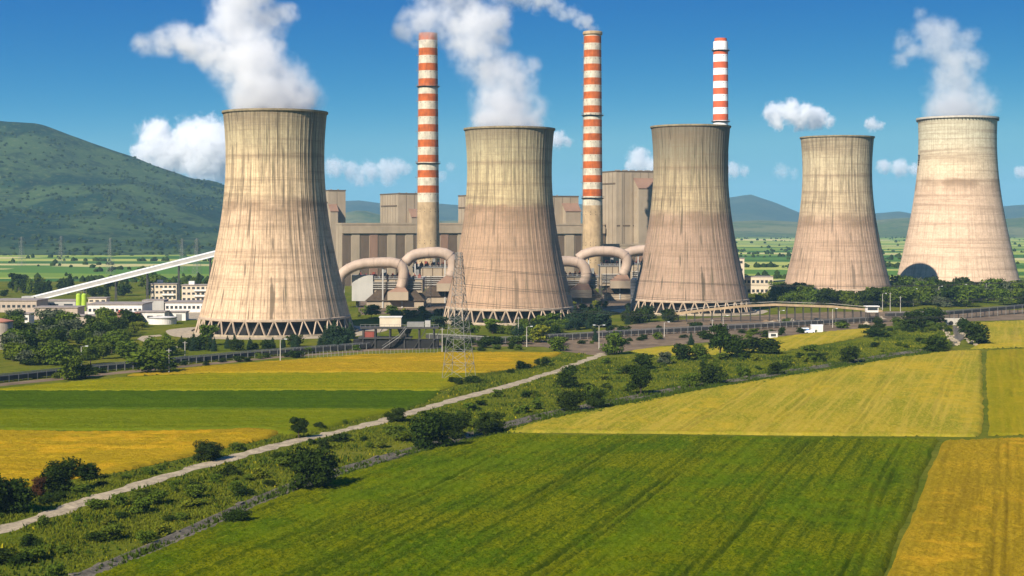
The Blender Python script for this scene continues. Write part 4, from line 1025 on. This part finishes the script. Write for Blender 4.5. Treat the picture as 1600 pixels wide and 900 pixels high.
for z, L in ((42*0.94,3.6),(42*0.80,5.0),(42*0.66,4.2)):
    for sg in (-1,1):
        a = pl+Vector((math.cos(rz)*sg*L, math.sin(rz)*sg*L, z-2.4))
        wire(a, a+Vector((330,110,1)), 9, 'thin dark cable strung from the lattice pylon across the towers')

# ------------------------------------------------------------------ trees and bushes
def crown_mesh(name, kind, seed, nleaf, leaf, mat):
    """unit tree: height 1, width about 1; leaf clumps spread through several lobes"""
    g = np.random.default_rng(seed)
    if kind == 'bush': lob = [(g.uniform(-.28,.28),g.uniform(-.28,.28),g.uniform(.16,.80),g.uniform(.09,.27)) for _ in range(19)]
    elif kind == 'tree': lob = [(g.uniform(-.27,.27),g.uniform(-.27,.27),g.uniform(.34,.90),g.uniform(.08,.22)) for _ in range(20)]
    elif kind == 'conifer': lob = [(g.uniform(-.06,.06),g.uniform(-.06,.06),z,0.36*(1.05-z)+.04) for z in np.linspace(.10,.97,12)]
    else: lob = [(g.uniform(-.10,.10),g.uniform(-.10,.10),z,g.uniform(.13,.22)*(1.25-z*.6)) for z in np.linspace(.16,.92,12)]
    lob = np.array(lob); w = lob[:,3]**2; idx = g.choice(len(lob), nleaf, p=w/w.sum())
    d = g.normal(size=(nleaf,3)); d /= np.linalg.norm(d,axis=1)[:,None]
    rr = lob[idx,3]*(g.random(nleaf)**0.4)*g.uniform(.8,1.22,nleaf)
    c = lob[idx,:3]+d*rr[:,None]*np.array([1.25,1.25,0.85 if kind!='poplar' else 1.1]); c[:,2] = np.maximum(c[:,2], 0.02)
    nrm = d*0.7+g.normal(size=(nleaf,3))*0.6+np.array([0,0,.35]); nrm /= np.linalg.norm(nrm,axis=1)[:,None]
    u = np.cross(nrm, g.normal(size=(nleaf,3))); u /= np.linalg.norm(u,axis=1)[:,None]; v = np.cross(nrm,u)
    s = leaf*g.uniform(.6,1.4,(nleaf,1))
    q = np.stack([c-u*s-v*s*.5, c+u*s*.4-v*s*.7, c+u*s+v*s*.45, c-u*s*.3+v*s*.75],1).reshape(-1,3)
    return npmesh(name, q, np.arange(nleaf*4), 4, mat)
def trunk_mesh(seed, kind):
    rr = random.Random(seed); m = MB(); top = 0.45 if kind=='bush' else 0.75
    m.tube([(0,0,0),(rr.uniform(-.02,.02),rr.uniform(-.02,.02),top*.5),(rr.uniform(-.04,.04),rr.uniform(-.04,.04),top)],[0.03,0.022,0.008],7)
    for k in range(5):
        a = rr.uniform(0,6.28); z = top*rr.uniform(.3,.8); m.tube([(0,0,z),(math.cos(a)*.13,math.sin(a)*.13,z+.12),(math.cos(a)*.22,math.sin(a)*.22,z+.26)],[0.014,0.009,0.004],5)
    return m.mesh('trunk', M['bark'])
LIB = {}
def lib(kind, leafi, var, dense):
    k = (kind, leafi, var, dense)
    if k not in LIB:
        nl, ls = {2:(4200,0.030),1:(1500,0.045),0:(650,0.065)}[dense]
        LIB[k] = (crown_mesh('crown', kind, hash((kind,leafi,var)) % 9999 if False else (len(LIB)*37+11), nl, ls, LEAF[leafi]), trunk_mesh(len(LIB)+5, kind))
    return LIB[k]
def plant(name, px, yb, hpx, wpx, kind, leafi, label, group=None, dense=1, z=0.0):
    p = gp(px, yb); s = FP/p.y; h = hpx/s*1.05; w = wpx/s*1.12
    cm, tm = lib(kind, leafi, R.randrange(3), dense)
    root = empty(name, (p.x,p.y,z-0.05), R.uniform(0,6.28)); tag(root, label, 'tree' if 'tree' in name else 'bush', group)
    link('crown', cm, None, root, None, None, (w*R.uniform(.85,1.2),w*R.uniform(.85,1.2),h)); link('trunk', tm, None, root, None, None, (h,h,h))
    return root
near = [ (22,802,64,58,'bush',0,'broad dark bush beside the track at the corner of the roadside gold field'),
 (-14,806,70,50,'bush',0,'dark bush overhanging the start of the track'),
 (60,776,32,28,'bush',4,'small reddish bush squeezed between two dark bushes by the gold field'),
 (95,770,54,52,'bush',0,'round dark bush at the margin of the roadside gold field'),
 (137,749,30,36,'bush',0,'smaller dark bush just past the round one at the gold field margin'),
 (325,719,31,42,'bush',0,'low dark bush between the gold field tip and the track'),
 (467,685,33,28,'tree',0,'little round lollipop tree on a thin stem beside the track'),
 (490,766,70,64,'bush',0,'large dark bush growing beside the canal at the green field edge'),
 (370,820,25,42,'bush',0,'low dark bush in the canal at the green field edge'),
 (672,703,62,54,'bush',0,'tallest dark bush on the canal bank at the head of the green field'),
 (712,686,43,42,'bush',0,'dark bush on the canal bank beside the tallest one'),
 (762,677,36,44,'bush',0,'bushy dark shrub on the canal bank where green and yellow fields meet'),
 (618,660,26,28,'bush',0,'small dark bush right at the edge of the track'),
 (887,606,31,40,'bush',0,'round dark bush on open grass beside the end of the track'),
 (893,644,36,40,'bush',0,'dark bush on the canal bank above the yellow field corner'),
 (930,637,29,32,'bush',0,'smaller dark bush next along the canal bank above the yellow field'),
 (1001,618,43,38,'tree',0,'leafy small tree at the canal edge of the yellow field'),
 (960,554,36,32,'bush',1,'round green tree beside the lamp post at the track end'),
 (984,585,19,32,'bush',0,'low dark bush in the middle of the rough grass'),
 (1008,577,26,28,'bush',0,'dark bush behind the low one in the rough grass'),
 (1038,569,20,26,'bush',5,'greyish bush in front of the small yellow field'),
 (1067,563,28,38,'bush',0,'wide dark bush in front of the small yellow field'),
 (1092,561,24,30,'bush',1,'green bush between wide dark bush and tall tree'),
 (1125,559,50,42,'tree',0,'tall dark tree overlapping the small yellow field'),
 (1152,560,36,34,'bush',0,'dark bush leaning against the tall dark tree'),
 (1188,553,32,56,'bush',0,'broadest dark bush spreading before the small yellow field'),
 (1113,600,37,34,'bush',0,'dark bush on the canal bank in the middle of the yellow field head'),
 (1078,606,25,26,'bush',1,'green bush on the canal bank below the grey bush'),
 (1160,590,19,22,'bush',1,'tiny green bush along the canal'),
 (1210,586,22,20,'bush',0,'little dark upright bush along the canal'),
 (1327,567,27,30,'bush',0,'rounded dark bush on the canal bank below the wheat wedge'),
 (1372,527,15,36,'bush',0,'low spreading bush at the tip of the small yellow field'),
 (1425,517,35,38,'bush',0,'dark bush beside the culvert bank'),
 (1453,510,30,42,'bush',0,'dark bush on top of the culvert bank'),
 (1460,551,27,32,'bush',0,'dark bush at the far corner of the yellow field'),
 (1480,548,16,20,'bush',1,'tiny green bush at the far corner of the yellow field'),
 (1528,539,36,42,'bush',0,'dark bush beside the stone channel at the far yellow field'),
 (1507,521,26,18,'bush',0,'narrow dark bush behind the stone channel'),
 (930,534,20,10,'conifer',2,'lone slim conifer in the dusty yard'),(1080,541,20,10,'conifer',2,'slim dark conifer beside the small yellow field'),
 (1221,524,13,11,'bush',0,'small dark bush beside the tiny white kiosk'),
 (1373,510,16,16,'bush',0,'small dark bush below the conveyor bridge cabin'),
 (232,584,40,62,'bush',1,'large green roadside bush in front of the belt conveyor'),
 (108,593,40,40,'bush',1,'green roadside bush in front of the belt conveyor'),(132,591,26,34,'bush',0,'dark low bush leaning on the green roadside bush'),
 (712,600,14,26,'bush',0,'scrub patch around the feet of the lattice pylon'),(740,598,13,26,'bush',0,'second scrub patch at the feet of the lattice pylon'),
 (323,540,32,28,'tree',1,'small green tree on the gravel in front of the first tower'),
 (287,565,10,14,'bush',0,'small bush below the belt conveyor'),(312,565,11,12,'bush',1,'small bright bush below the belt conveyor'),
 (868,548,22,30,'bush',1,'green bush at the corner of the gold strip field'),(840,535,30,32,'bush',3,'yellowish green bush behind the gold strip field corner'),
 (580,497,20,28,'tree',1,'bright green tree in front of the pale grey filter casing')]
for a in near:
    kind = a[4]; plant('small_tree' if kind in ('tree','conifer') else 'bush', a[0], a[1], a[2], a[3], kind, a[5], a[6], None, 2 if a[1] > 600 else 1)
def belt_of(n, xr, yr, hr, kinds, label, group, dense=1, aspect=(0.8,1.3), name='belt_tree', cond=None):
    k = 0; tries = 0
    while k < n and tries < 5000:
        tries += 1
        x = R.uniform(*xr); y = R.uniform(*yr)
        if cond and not cond(x,y): continue
        kd, lf = R.choice(kinds); h = R.uniform(*hr); lab = label(x,y,kd,lf,h,(hr[0]+hr[1])/2) if callable(label) else label; asp = R.uniform(*aspect)*(0.55 if kd in ('conifer','poplar') else 1)
        plant(name, x, y, h, h*asp, kd, lf, lab, group, dense); k += 1
LOOK = {0:'dark green',1:'mid green',2:'blue green',3:'yellow green',4:'reddish',5:'grey green'}; FORM = {'bush':'bush','tree':'round crowned tree','conifer':'conifer','poplar':'slim poplar'}
def lab_of(where):      # where: list of (test on photo position, words)
    def f(x, y, kd, lf, h, hm):
        w = next(t for c, t in where if c(x, y)); return ('tall ' if h > hm else 'low ')+LOOK[lf]+' '+FORM[kd]+' '+w
    return f
belt_of(95, (15,262), (508,578), (20,36), [('bush',1),('bush',1),('bush',0),('tree',1),('bush',0),('bush',5)], lab_of([(lambda x,y: y<528 and x<70,'in the thicket beside the concrete tank'),(lambda x,y: y<528,'in the thicket below the flat roofed sheds'),(lambda x,y: y>553,'in the thicket along the belt conveyor'),(lambda x,y: x>150,'in the thicket near the gravel access track'),(lambda x,y: True,'in the middle of the dense thicket')]), 'thicket left of the first tower', 1, name='thicket_bush', cond=lambda x,y: y > 506+max(0,(x-190))*0.25 and not (x>205 and y<548) and y < 580-x*0.06)
belt_of(8, (120,260), (505,535), (14,20), [('bush',3)], 'yellow flowering bush in the thicket', 'yellow bushes in the thicket', 1, name='flowering_bush')
belt_of(30, (262,552), (541,549), (12,22), [('conifer',2),('conifer',2),('bush',0)], lab_of([(lambda x,y: x<330,'in the row beside the gravel access track'),(lambda x,y: True,'in the row below the legs of the first tower')]), 'conifer row below the first tower', 1, name='young_conifer')
belt_of(10, (500,560), (525,545), (18,30), [('conifer',2),('bush',2)], 'dark conifer at the right foot of the first tower', 'conifers at the foot of the first tower', 1, name='young_conifer')
belt_of(30, (685,890), (512,527), (14,24), [('bush',0),('bush',2),('bush',1),('tree',1)], lab_of([(lambda x,y: x<760,'behind the lattice pylon'),(lambda x,y: True,'before the legs of the tower behind the pylon')]), 'bushes before the pylon tower', 1, name='belt_bush')
belt_of(34, (870,1075), (496,517), (16,28), [('conifer',2),('bush',2),('bush',0)], lab_of([(lambda x,y: x<960,'before the filters of the second chimney'),(lambda x,y: True,'in the belt before the legs of the dark tower')]), 'conifer belt before the dark tower', 1, name='belt_conifer', cond=lambda x,y: y < 519-(x-870)*0.075)
belt_of(16, (560,690), (488,500), (7,15), [('bush',1),('bush',3),('bush',1)], 'low bright green shrub on the lawn before the flue gas filters', 'shrubs before the filters', 0, name='lawn_shrub')
belt_of(14, (895,990), (478,490), (6,13), [('bush',1),('bush',3)], 'low yellow green shrub below the second chimney filters', 'shrubs below the second chimney', 0, name='lawn_shrub')
belt_of(60, (1212,1425), (466,482), (18,30), [('tree',0),('bush',0),('tree',1),('bush',1)], lab_of([(lambda x,y: x<1260,'between cream office and streaked tower'),(lambda x,y: y<473,'close at the foot of the streaked tower'),(lambda x,y: x<1340,'behind the conveyor bridge below the streaked tower'),(lambda x,y: True,'behind the control cabin of the conveyor bridge')]), 'tree belt below the streaked tower', 1, name='belt_tree')
belt_of(70, (1395,1640), (462,480), (18,32), [('tree',1),('bush',1),('tree',0),('bush',5)], lab_of([(lambda x,y: x<1460 and y<470,'at the shadowed foot of the largest tower'),(lambda x,y: y<470,'at the sunlit foot of the largest tower'),(lambda x,y: x<1490,'among the lamp posts before the largest tower'),(lambda x,y: True,'behind the raised belt conveyor')]), 'tree belt below the largest tower', 1, name='belt_tree')
belt_of(12, (1165,1215), (463,472), (7,13), [('bush',3),('bush',1)], 'yellow green bush below the cream office', 'bushes below the cream office', 0, name='lawn_shrub')
belt_of(44, (-10,345), (448,466), (12,26), [('tree',0),('poplar',0),('bush',0),('tree',1),('poplar',1)], lab_of([(lambda x,y: x<110,'behind the long tan workshop'),(lambda x,y: x<235,'behind the white conveyor near the green silos'),(lambda x,y: True,'around the cream flats')]), 'trees behind the workshops', 1, name='background_tree')
belt_of(60, (1390,1500), (498,520), (4,9), [('bush',0),('bush',1)], lab_of([(lambda x,y: x<1440,'on the bank below the conveyor cabin'),(lambda x,y: True,'on the bank beside the stone channel')]), 'scrub on the culvert bank', 0, name='bank_shrub', cond=lambda x,y: abs(x-1500)>14 and y>507)

VERGE_PX = [(-60,880),(0,845),(200,778),(330,740),(450,704),(600,668),(800,612),(925,569),(990,560),(1110,560),(1230,554),(1340,536),(1400,520),(1470,515),(1475,538),(1400,549),(1300,565),(1150,588),(1060,600),(960,620),(860,639),(780,658),(640,696),(540,725),(470,746),(400,775),(330,806),(270,835),(150,884),(0,930)]
def in_verge(x, y): return bool(inside(VERGE_PX, np.array([x]), np.array([y]))[0])
def in_lverge(x, y): return bool(inside([(0,778),(200,742),(330,714),(450,682),(600,650),(760,590),(880,558),(870,570),(700,616),(450,684),(330,716),(200,750),(0,812)], np.array([x]), np.array([y]))[0])
for (ya, yb, hr, n_) in ((760,925,(10,26),34),(680,760,(8,20),26),(600,680,(6,15),34),(520,600,(5,12),60)):
    belt_of(n_, (-40,1470), (ya,yb), hr, [('bush',0),('bush',1),('bush',1),('bush',0),('bush',1),('bush',3)], lab_of([(lambda x,y: y>800,'growing wild between the start of the track and canal'),(lambda x,y: y>680,'growing wild between the middle of track and canal'),(lambda x,y: x<960,'growing wild near the end of the track'),(lambda x,y: x<1180,'growing wild between small yellow field and canal'),(lambda x,y: True,'growing wild on the bank towards the culvert')]), 'wild shrubs on the verge', 1 if ya > 600 else 0, aspect=(1.0,2.0), name='wild_shrub', cond=in_verge)
belt_of(26, (0,880), (560,812), (6,15), [('bush',0),('bush',1)], lab_of([(lambda x,y: x<440,'on the strip between roadside gold field and track'),(lambda x,y: True,'on the strip between green field and track')]), 'wild shrubs beside the track', 1, aspect=(1.0,1.8), name='wild_shrub', cond=in_lverge)
belt_of(22, (640,880), (537,550), (8,16), [('bush',0),('bush',1),('bush',0)], lab_of([(lambda x,y: x<730,'below the transfer station behind the pylon'),(lambda x,y: True,'in the hedge behind the gold strip field')]), 'hedge behind the gold strip field', 1, aspect=(1.2,2.2), name='hedge_bush')
belt_of(40, (885,1420), (505,540), (5,12), [('bush',0),('bush',1),('bush',0)], lab_of([(lambda x,y: x<1050,'on the dusty yard near the track end'),(lambda x,y: x<1230,'on the dusty yard near the white kiosk'),(lambda x,y: True,'on the dusty yard near the conveyor cabin')]), 'shrubs on the dusty yard', 0, aspect=(1.2,2.2), name='yard_shrub', cond=lambda x,y: abs(y-(543-(x-885)*0.068)) < 5 or abs(y-(522-(x-885)*0.045)) < 3)
belt_of(26, (0,560), (548,592), (6,12), [('bush',0),('bush',1)], 'low shrub on the bank below the belt conveyor', 'shrubs below the belt conveyor', 0, aspect=(1.2,2.2), name='bank_shrub', cond=lambda x,y: abs(y-(599-x*0.094)) < 4)

# ------------------------------------------------------------------ rough grass on the verges
def tufts(name, polys, dens, hmin, hmax, mat, label, seed, avoid=None, maxn=90000):
    g = np.random.default_rng(seed); P = []
    for lst in polys:
        pl_ = [(p.x,p.y) for p in PX(lst)]; a = np.array(pl_); x0,y0 = a.min(0); x1,y1 = a.max(0)
        n = int((x1-x0)*(y1-y0)*dens); x = g.uniform(x0,x1,n); y = g.uniform(y0,y1,n); k = inside(pl_, x, y); x, y = x[k], y[k]
        k = vnoise(x+4000,y+4000,0.11,seed)*0.7+0.3*vnoise(x+4000,y+4000,0.5,seed+1) > g.uniform(0.15,0.75,len(x))
        P.append(np.stack([x[k],y[k]],1))
    P = np.concatenate(P)
    if avoid is not None:
        best = np.full(len(P),1e9)
        for line, r in avoid:
            L = np.array([(q.x,q.y) for q in line])
            for i in range(0,len(L),1): best = np.minimum(best, np.hypot(P[:,0]-L[i,0],P[:,1]-L[i,1])-r)
        P = P[best>0]
    if len(P) > maxn: P = P[g.choice(len(P),maxn,replace=False)]
    n = len(P); h = g.uniform(hmin,hmax,n)*(0.6+0.9*vnoise(P[:,0]+4000,P[:,1]+4000,0.11,seed))
    V = np.zeros((n,3,3,3)); 
    for k in range(3):
        a = g.uniform(0,6.28,n); dx, dy = np.cos(a), np.sin(a); w = h*g.uniform(.16,.36,n)
        V[:,k,0,0] = P[:,0]-dx*w; V[:,k,0,1] = P[:,1]-dy*w; V[:,k,1,0] = P[:,0]+dx*w; V[:,k,1,1] = P[:,1]+dy*w
        V[:,k,2,0] = P[:,0]+g.normal(0,.3,n)*h; V[:,k,2,1] = P[:,1]+g.normal(0,.3,n)*h; V[:,k,2,2] = h*g.uniform(.7,1.1,n)
    o = link(name, npmesh(name, V.reshape(-1,3), np.arange(n*9), 3, mat)); return tag(o, label, 'grass', kind='stuff')
GRASS = leafmat('grass_blades', (0.08,0.115,0.005), (0.22,0.22,0.016), (0.13,0.145,0.008))
WEED = leafmat('weed_blades', (0.03,0.055,0.004), (0.075,0.105,0.008), (0.05,0.07,0.006))
FLOW = leafmat('flower_blades', (0.30,0.26,0.01), (0.45,0.36,0.01), (0.30,0.26,0.01))
verge = [[(-160,900),(0,838),(200,770),(330,732),(450,698),(600,662),(800,607),(925,564),(990,556),(1110,557),(1230,551),(1340,533),(1400,512),(1480,508),(1485,540),(1400,552),(1300,568),(1150,592),(1060,604),(960,624),(860,643),(780,664),(640,702),(540,731),(470,752),(400,781),(330,812),(270,841),(150,890),(-100,1000),(-400,1000)]]
lverge = [[(-200,845),(0,772),(60,760),(200,738),(330,708),(420,687),(440,678),(500,674),(600,648),(700,610),(760,585),(840,574),(880,553),(915,553),(905,563),(870,576),(800,598),(700,624),(600,653),(450,688),(330,720),(200,757),(0,822),(-200,885)]]
av = [(trk,1.55),(dit,1.0)]
tufts('verge_grass', verge+lverge, 9.0, 0.15, 0.5, GRASS, 'rough green grass covering the verges along the track', 21, av, 190000)
tufts('verge_weeds', verge+lverge, 0.8, 0.3, 0.85, WEED, 'tall dark weeds growing through the verge grass', 22, av, 40000)
tufts('verge_flowers', verge+lverge, 0.10, 0.25, 0.6, FLOW, 'yellow flowering weeds scattered along the verge', 23, av, 1500)
tufts('canal_weeds', [[(780,683),(860,660),(960,641),(1060,620),(1150,606),(1300,581),(1400,563),(1478,552),(1478,540),(1400,550),(1300,566),(1150,590),(1060,602),(960,622),(860,641),(780,662)],[(150,903),(270,853),(400,793),(480,764),(650,713),(780,683),(780,664),(640,702),(470,752),(270,841),(150,890)]], 3.0, 0.3, 0.9, WEED, 'weeds sprouting along the canal edge', 24, [(dit,0.5)], 20000)

# ------------------------------------------------------------------ steam, smoke, clouds (volumes)
def volume_mat(name, balls, dens, amp, nscale, zmin, soft, color, aniso, detail=6, zsoft=2.0, smk=0.2):
    t = NT(name); p = t.coord('Object'); f = None
    warp = t.n('ShaderNodeTexNoise'); warp.inputs['Scale'].default_value = nscale*0.45; warp.inputs['Detail'].default_value = 2; t.L(p, warp.inputs['Vector'])
    wv = t.n('ShaderNodeVectorMath', operation='SUBTRACT'); t.L(warp.outputs['Color'], wv.inputs[0]); wv.inputs[1].default_value = (0.5,0.5,0.5)
    wm_ = t.n('ShaderNodeVectorMath', operation='MULTIPLY_ADD'); t.L(wv.outputs[0], wm_.inputs[0]); k = 0.5/nscale; wm_.inputs[1].default_value = (k,k,k); t.L(p, wm_.inputs[2])
    q = wm_.outputs[0]
    for (c, r) in balls:
        d = t.n('ShaderNodeVectorMath', operation='DISTANCE'); t.L(q, d.inputs[0]); d.inputs[1].default_value = c
        b = t.math('MULTIPLY_ADD', d.outputs['Value'], -1.0/r, 1.0)
        f = b if f is None else t.math('SMOOTH_MAX', f, b, smk)
    nz = t.noise(p, nscale, detail, 0.62)
    f = t.math('ADD', f, t.math('MULTIPLY', t.math('SUBTRACT', nz, 0.5), amp))
    m = t.ramp(f, 0.0, soft)
    shred = t.ramp(t.noise(p, nscale*2.7, 4, 0.65), 0.36, 0.62); core = t.ramp(f, soft*0.5, soft*1.6)
    m = t.math('MULTIPLY', m, t.math('MAXIMUM', shred, core))
    if zmin is not None:
        Z = t.xyz(p)[2]; m = t.math('MULTIPLY', m, t.ramp(Z, zmin, zmin+zsoft))
    v = t.n('ShaderNodeVolumePrincipled'); v.inputs['Color'].default_value = (*color,1); v.inputs['Anisotropy'].default_value = aniso
    t.L(t.math('MULTIPLY', m, dens), v.inputs['Density']); t.L(v.outputs[0], t.out.inputs['Volume'])
    return t.m
def hull(name, balls, grow, vox, zmin=None):
    bm = bmesh.new()
    for c, r in balls:
        bmesh.ops.create_icosphere(bm, subdivisions=2, radius=r*grow, matrix=Matrix.Translation(c))
    if zmin is not None:
        for v in bm.verts: v.co.z = max(v.co.z, zmin)
    me = bpy.data.meshes.new(name); bm.to_mesh(me); bm.free()
    o = bpy.data.objects.new(name, me); C.objects.link(o); md = o.modifiers.new('r','REMESH'); md.mode = 'VOXEL'; md.voxel_size = vox
    dg = bpy.context.evaluated_depsgraph_get(); me2 = bpy.data.meshes.new_from_object(o.evaluated_get(dg)); o.modifiers.clear(); o.data = me2; me2.name = name
    bpy.data.meshes.remove(me); return o
def plume(name, px, D, zmin, lst, dens, amp, nsc, label, cat, soft=0.6, color=(0.97,0.97,0.98), aniso=0.1, vox=3.0, seed=1, zspread=0.35, group=None, zsoft=2.0, mouth=0):
    rr = random.Random(seed); base = Vector(((px-800)/FP*D, D, 0)); balls = []
    for (x,y,r) in lst:
        p = xz(x,y,D)-base; rm = r*D/FP; p.y = rr.uniform(-1,1)*rm*zspread; balls.append((p, rm))
    if cat == 'smoke':      # close the gaps along the trail
        nb_ = []
        for (a,ra),(b,rb2) in zip(balls[:-1],balls[1:]): nb_ += [(a,ra),(a.lerp(b,0.5)+Vector((0,rr.uniform(-.3,.3)*ra,rr.uniform(-.25,.25)*ra)),(ra+rb2)/2*rr.uniform(.8,1.1))]
        balls = nb_+balls[-1:]
    if mouth:
        for k in range(9): balls.append((Vector((mouth*0.62*math.cos(k*0.698)*(k>0), mouth*0.62*math.sin(k*0.698)*(k>0), zmin+mouth*0.22)), mouth*0.46))
    o = hull(name, balls, 1.22, vox, zmin); o.location = base
    o.data.materials.append(volume_mat(name, balls, dens, amp, nsc, zmin, soft, color, aniso, zsoft=zsoft, smk=0.4 if cat == 'cloud' else 0.2)); tag(o, label, cat, group)
    return o
plume('steam_plume', 430, 730, 103.2, [(428,172,76),(436,160,74),(420,135,76),(402,108,70),(385,82,64),(372,55,58),(365,25,52),(378,0,56),(385,-40,66),(390,-95,80),(380,-160,95),(330,72,42),(290,62,36),(252,66,30),(222,72,24),(418,32,40),(450,18,24)], 0.16, 1.75, 0.05, 'dense white steam plume billowing from the first tower', 'steam', vox=3.0, seed=2, mouth=23.5)
plume('steam_plume', 796, 812, 100.4, [(794,196,66),(790,172,62),(788,145,56),(802,118,48),(765,108,48),(742,80,44),(748,44,50),(706,40,46),(664,38,38),(634,45,24),(722,8,54),(778,36,36),(785,62,26),(832,102,20),(690,-36,60),(765,-45,60),(720,-110,85)], 0.115, 1.75, 0.05, 'white steam plume drifting from the pylon tower across the first chimney', 'steam', vox=3.0, seed=3, mouth=22.0)
plume('steam_plume', 1496, 1180, 131.3, [(1497,182,58),(1494,158,58),(1492,126,50),(1487,95,48),(1470,66,42),(1448,42,32),(1440,20,20),(1412,66,22),(1408,92,18),(1518,92,32),(1515,60,24),(1425,80,20)], 0.055, 1.9, 0.04, 'thin grey white steam plume above the largest tower', 'steam', vox=4.0, seed=4, mouth=28.5)
plume('chimney_smoke', 926, 1200, 200.4, [(926,44,13),(914,34,17),(895,22,19),(872,12,21),(845,2,23),(815,-9,26),(780,-22,30),(740,-36,34),(700,-50,36)], 0.10, 1.7, 0.075, 'pale smoke trail blowing left from the crowned chimney', 'smoke', vox=2.5, seed=5)
CD = 16500
clouds = [([(240,212,26),(228,238,20),(262,240,34),(300,226,38),(340,232,42),(310,256,30),(350,258,32),(215,252,13),(385,246,34)], 'largest billowing white cloud between the hill and the first tower', 0.014),
 ([(524,262,16),(548,268,15),(578,268,17),(608,266,18),(630,262,14),(560,278,14),(605,278,13)], 'long low white cloud between first tower and first chimney', 0.007),
 ([(1212,178,17),(1234,176,18),(1256,179,17),(1280,184,15),(1295,190,9),(1245,190,14),(1215,193,10),(1270,193,11)], 'bright white cloud above the streaked tower', 0.016),
 ([(1362,193,11),(1376,196,7)], 'tiny white cloud left of the largest tower top', 0.012),
 ([(1000,250,19),(985,262,10),(1020,262,15),(1003,266,12)], 'white cloud behind the tallest boiler house', 0.012),
 ([(1146,266,13),(1164,268,9),(1130,268,12)], 'small white cloud right of the dark tower', 0.008),
 ([(1382,260,12),(1405,264,14),(1430,265,11),(1450,262,10)], 'flat small white cloud left of the largest tower', 0.011),
 ([(872,219,13),(888,222,8),(858,224,10)], 'small white cloud right of the pylon tower rim', 0.012),
 ([(1594,270,10),(1610,268,12)], 'little white cloud right of the largest tower', 0.010),
 ([(1222,268,13),(1240,272,9)], 'faint cloud left of the streaked tower', 0.003),
 ([(705,261,8),(690,276,9)], 'faint cloud scrap beside the first chimney', 0.004)]
for i,(lst,lab,dn) in enumerate(clouds):
    rc = random.Random(60+i); ext = []
    for (x,y,r) in lst:
        for _ in range(2):
            a = rc.uniform(0.1,3.04); ext.append((x+math.cos(a)*r*0.85, y-math.sin(a)*r*0.7, r*rc.uniform(.3,.55)))
    lst = [(x,y,r*1.28) for (x,y,r) in lst]+ext
    plume('cumulus_cloud', lst[0][0], CD, None, lst, dn*1.5, 1.6, 0.0085, lab, 'cloud', soft=0.55, color=(0.99,0.99,0.99), aniso=0.0, vox=22, seed=20+i, zspread=0.5, group='white clouds low over the horizon')

# ------------------------------------------------------------------ haze
hz_ = NT('haze_air'); pv = hz_.n('ShaderNodeVolumePrincipled'); pv.inputs['Color'].default_value = (0.40,0.72,1.0,1); pv.inputs['Density'].default_value = 0.000055; pv.inputs['Anisotropy'].default_value = 0.0
hz_.L(pv.outputs[0], hz_.out.inputs['Volume'])
hb = MB().box(-11800,-260,-6,11800,11800,325).obj('haze', hz_.m); tag(hb, 'pale blue air haze over the plain', 'haze', kind='stuff')
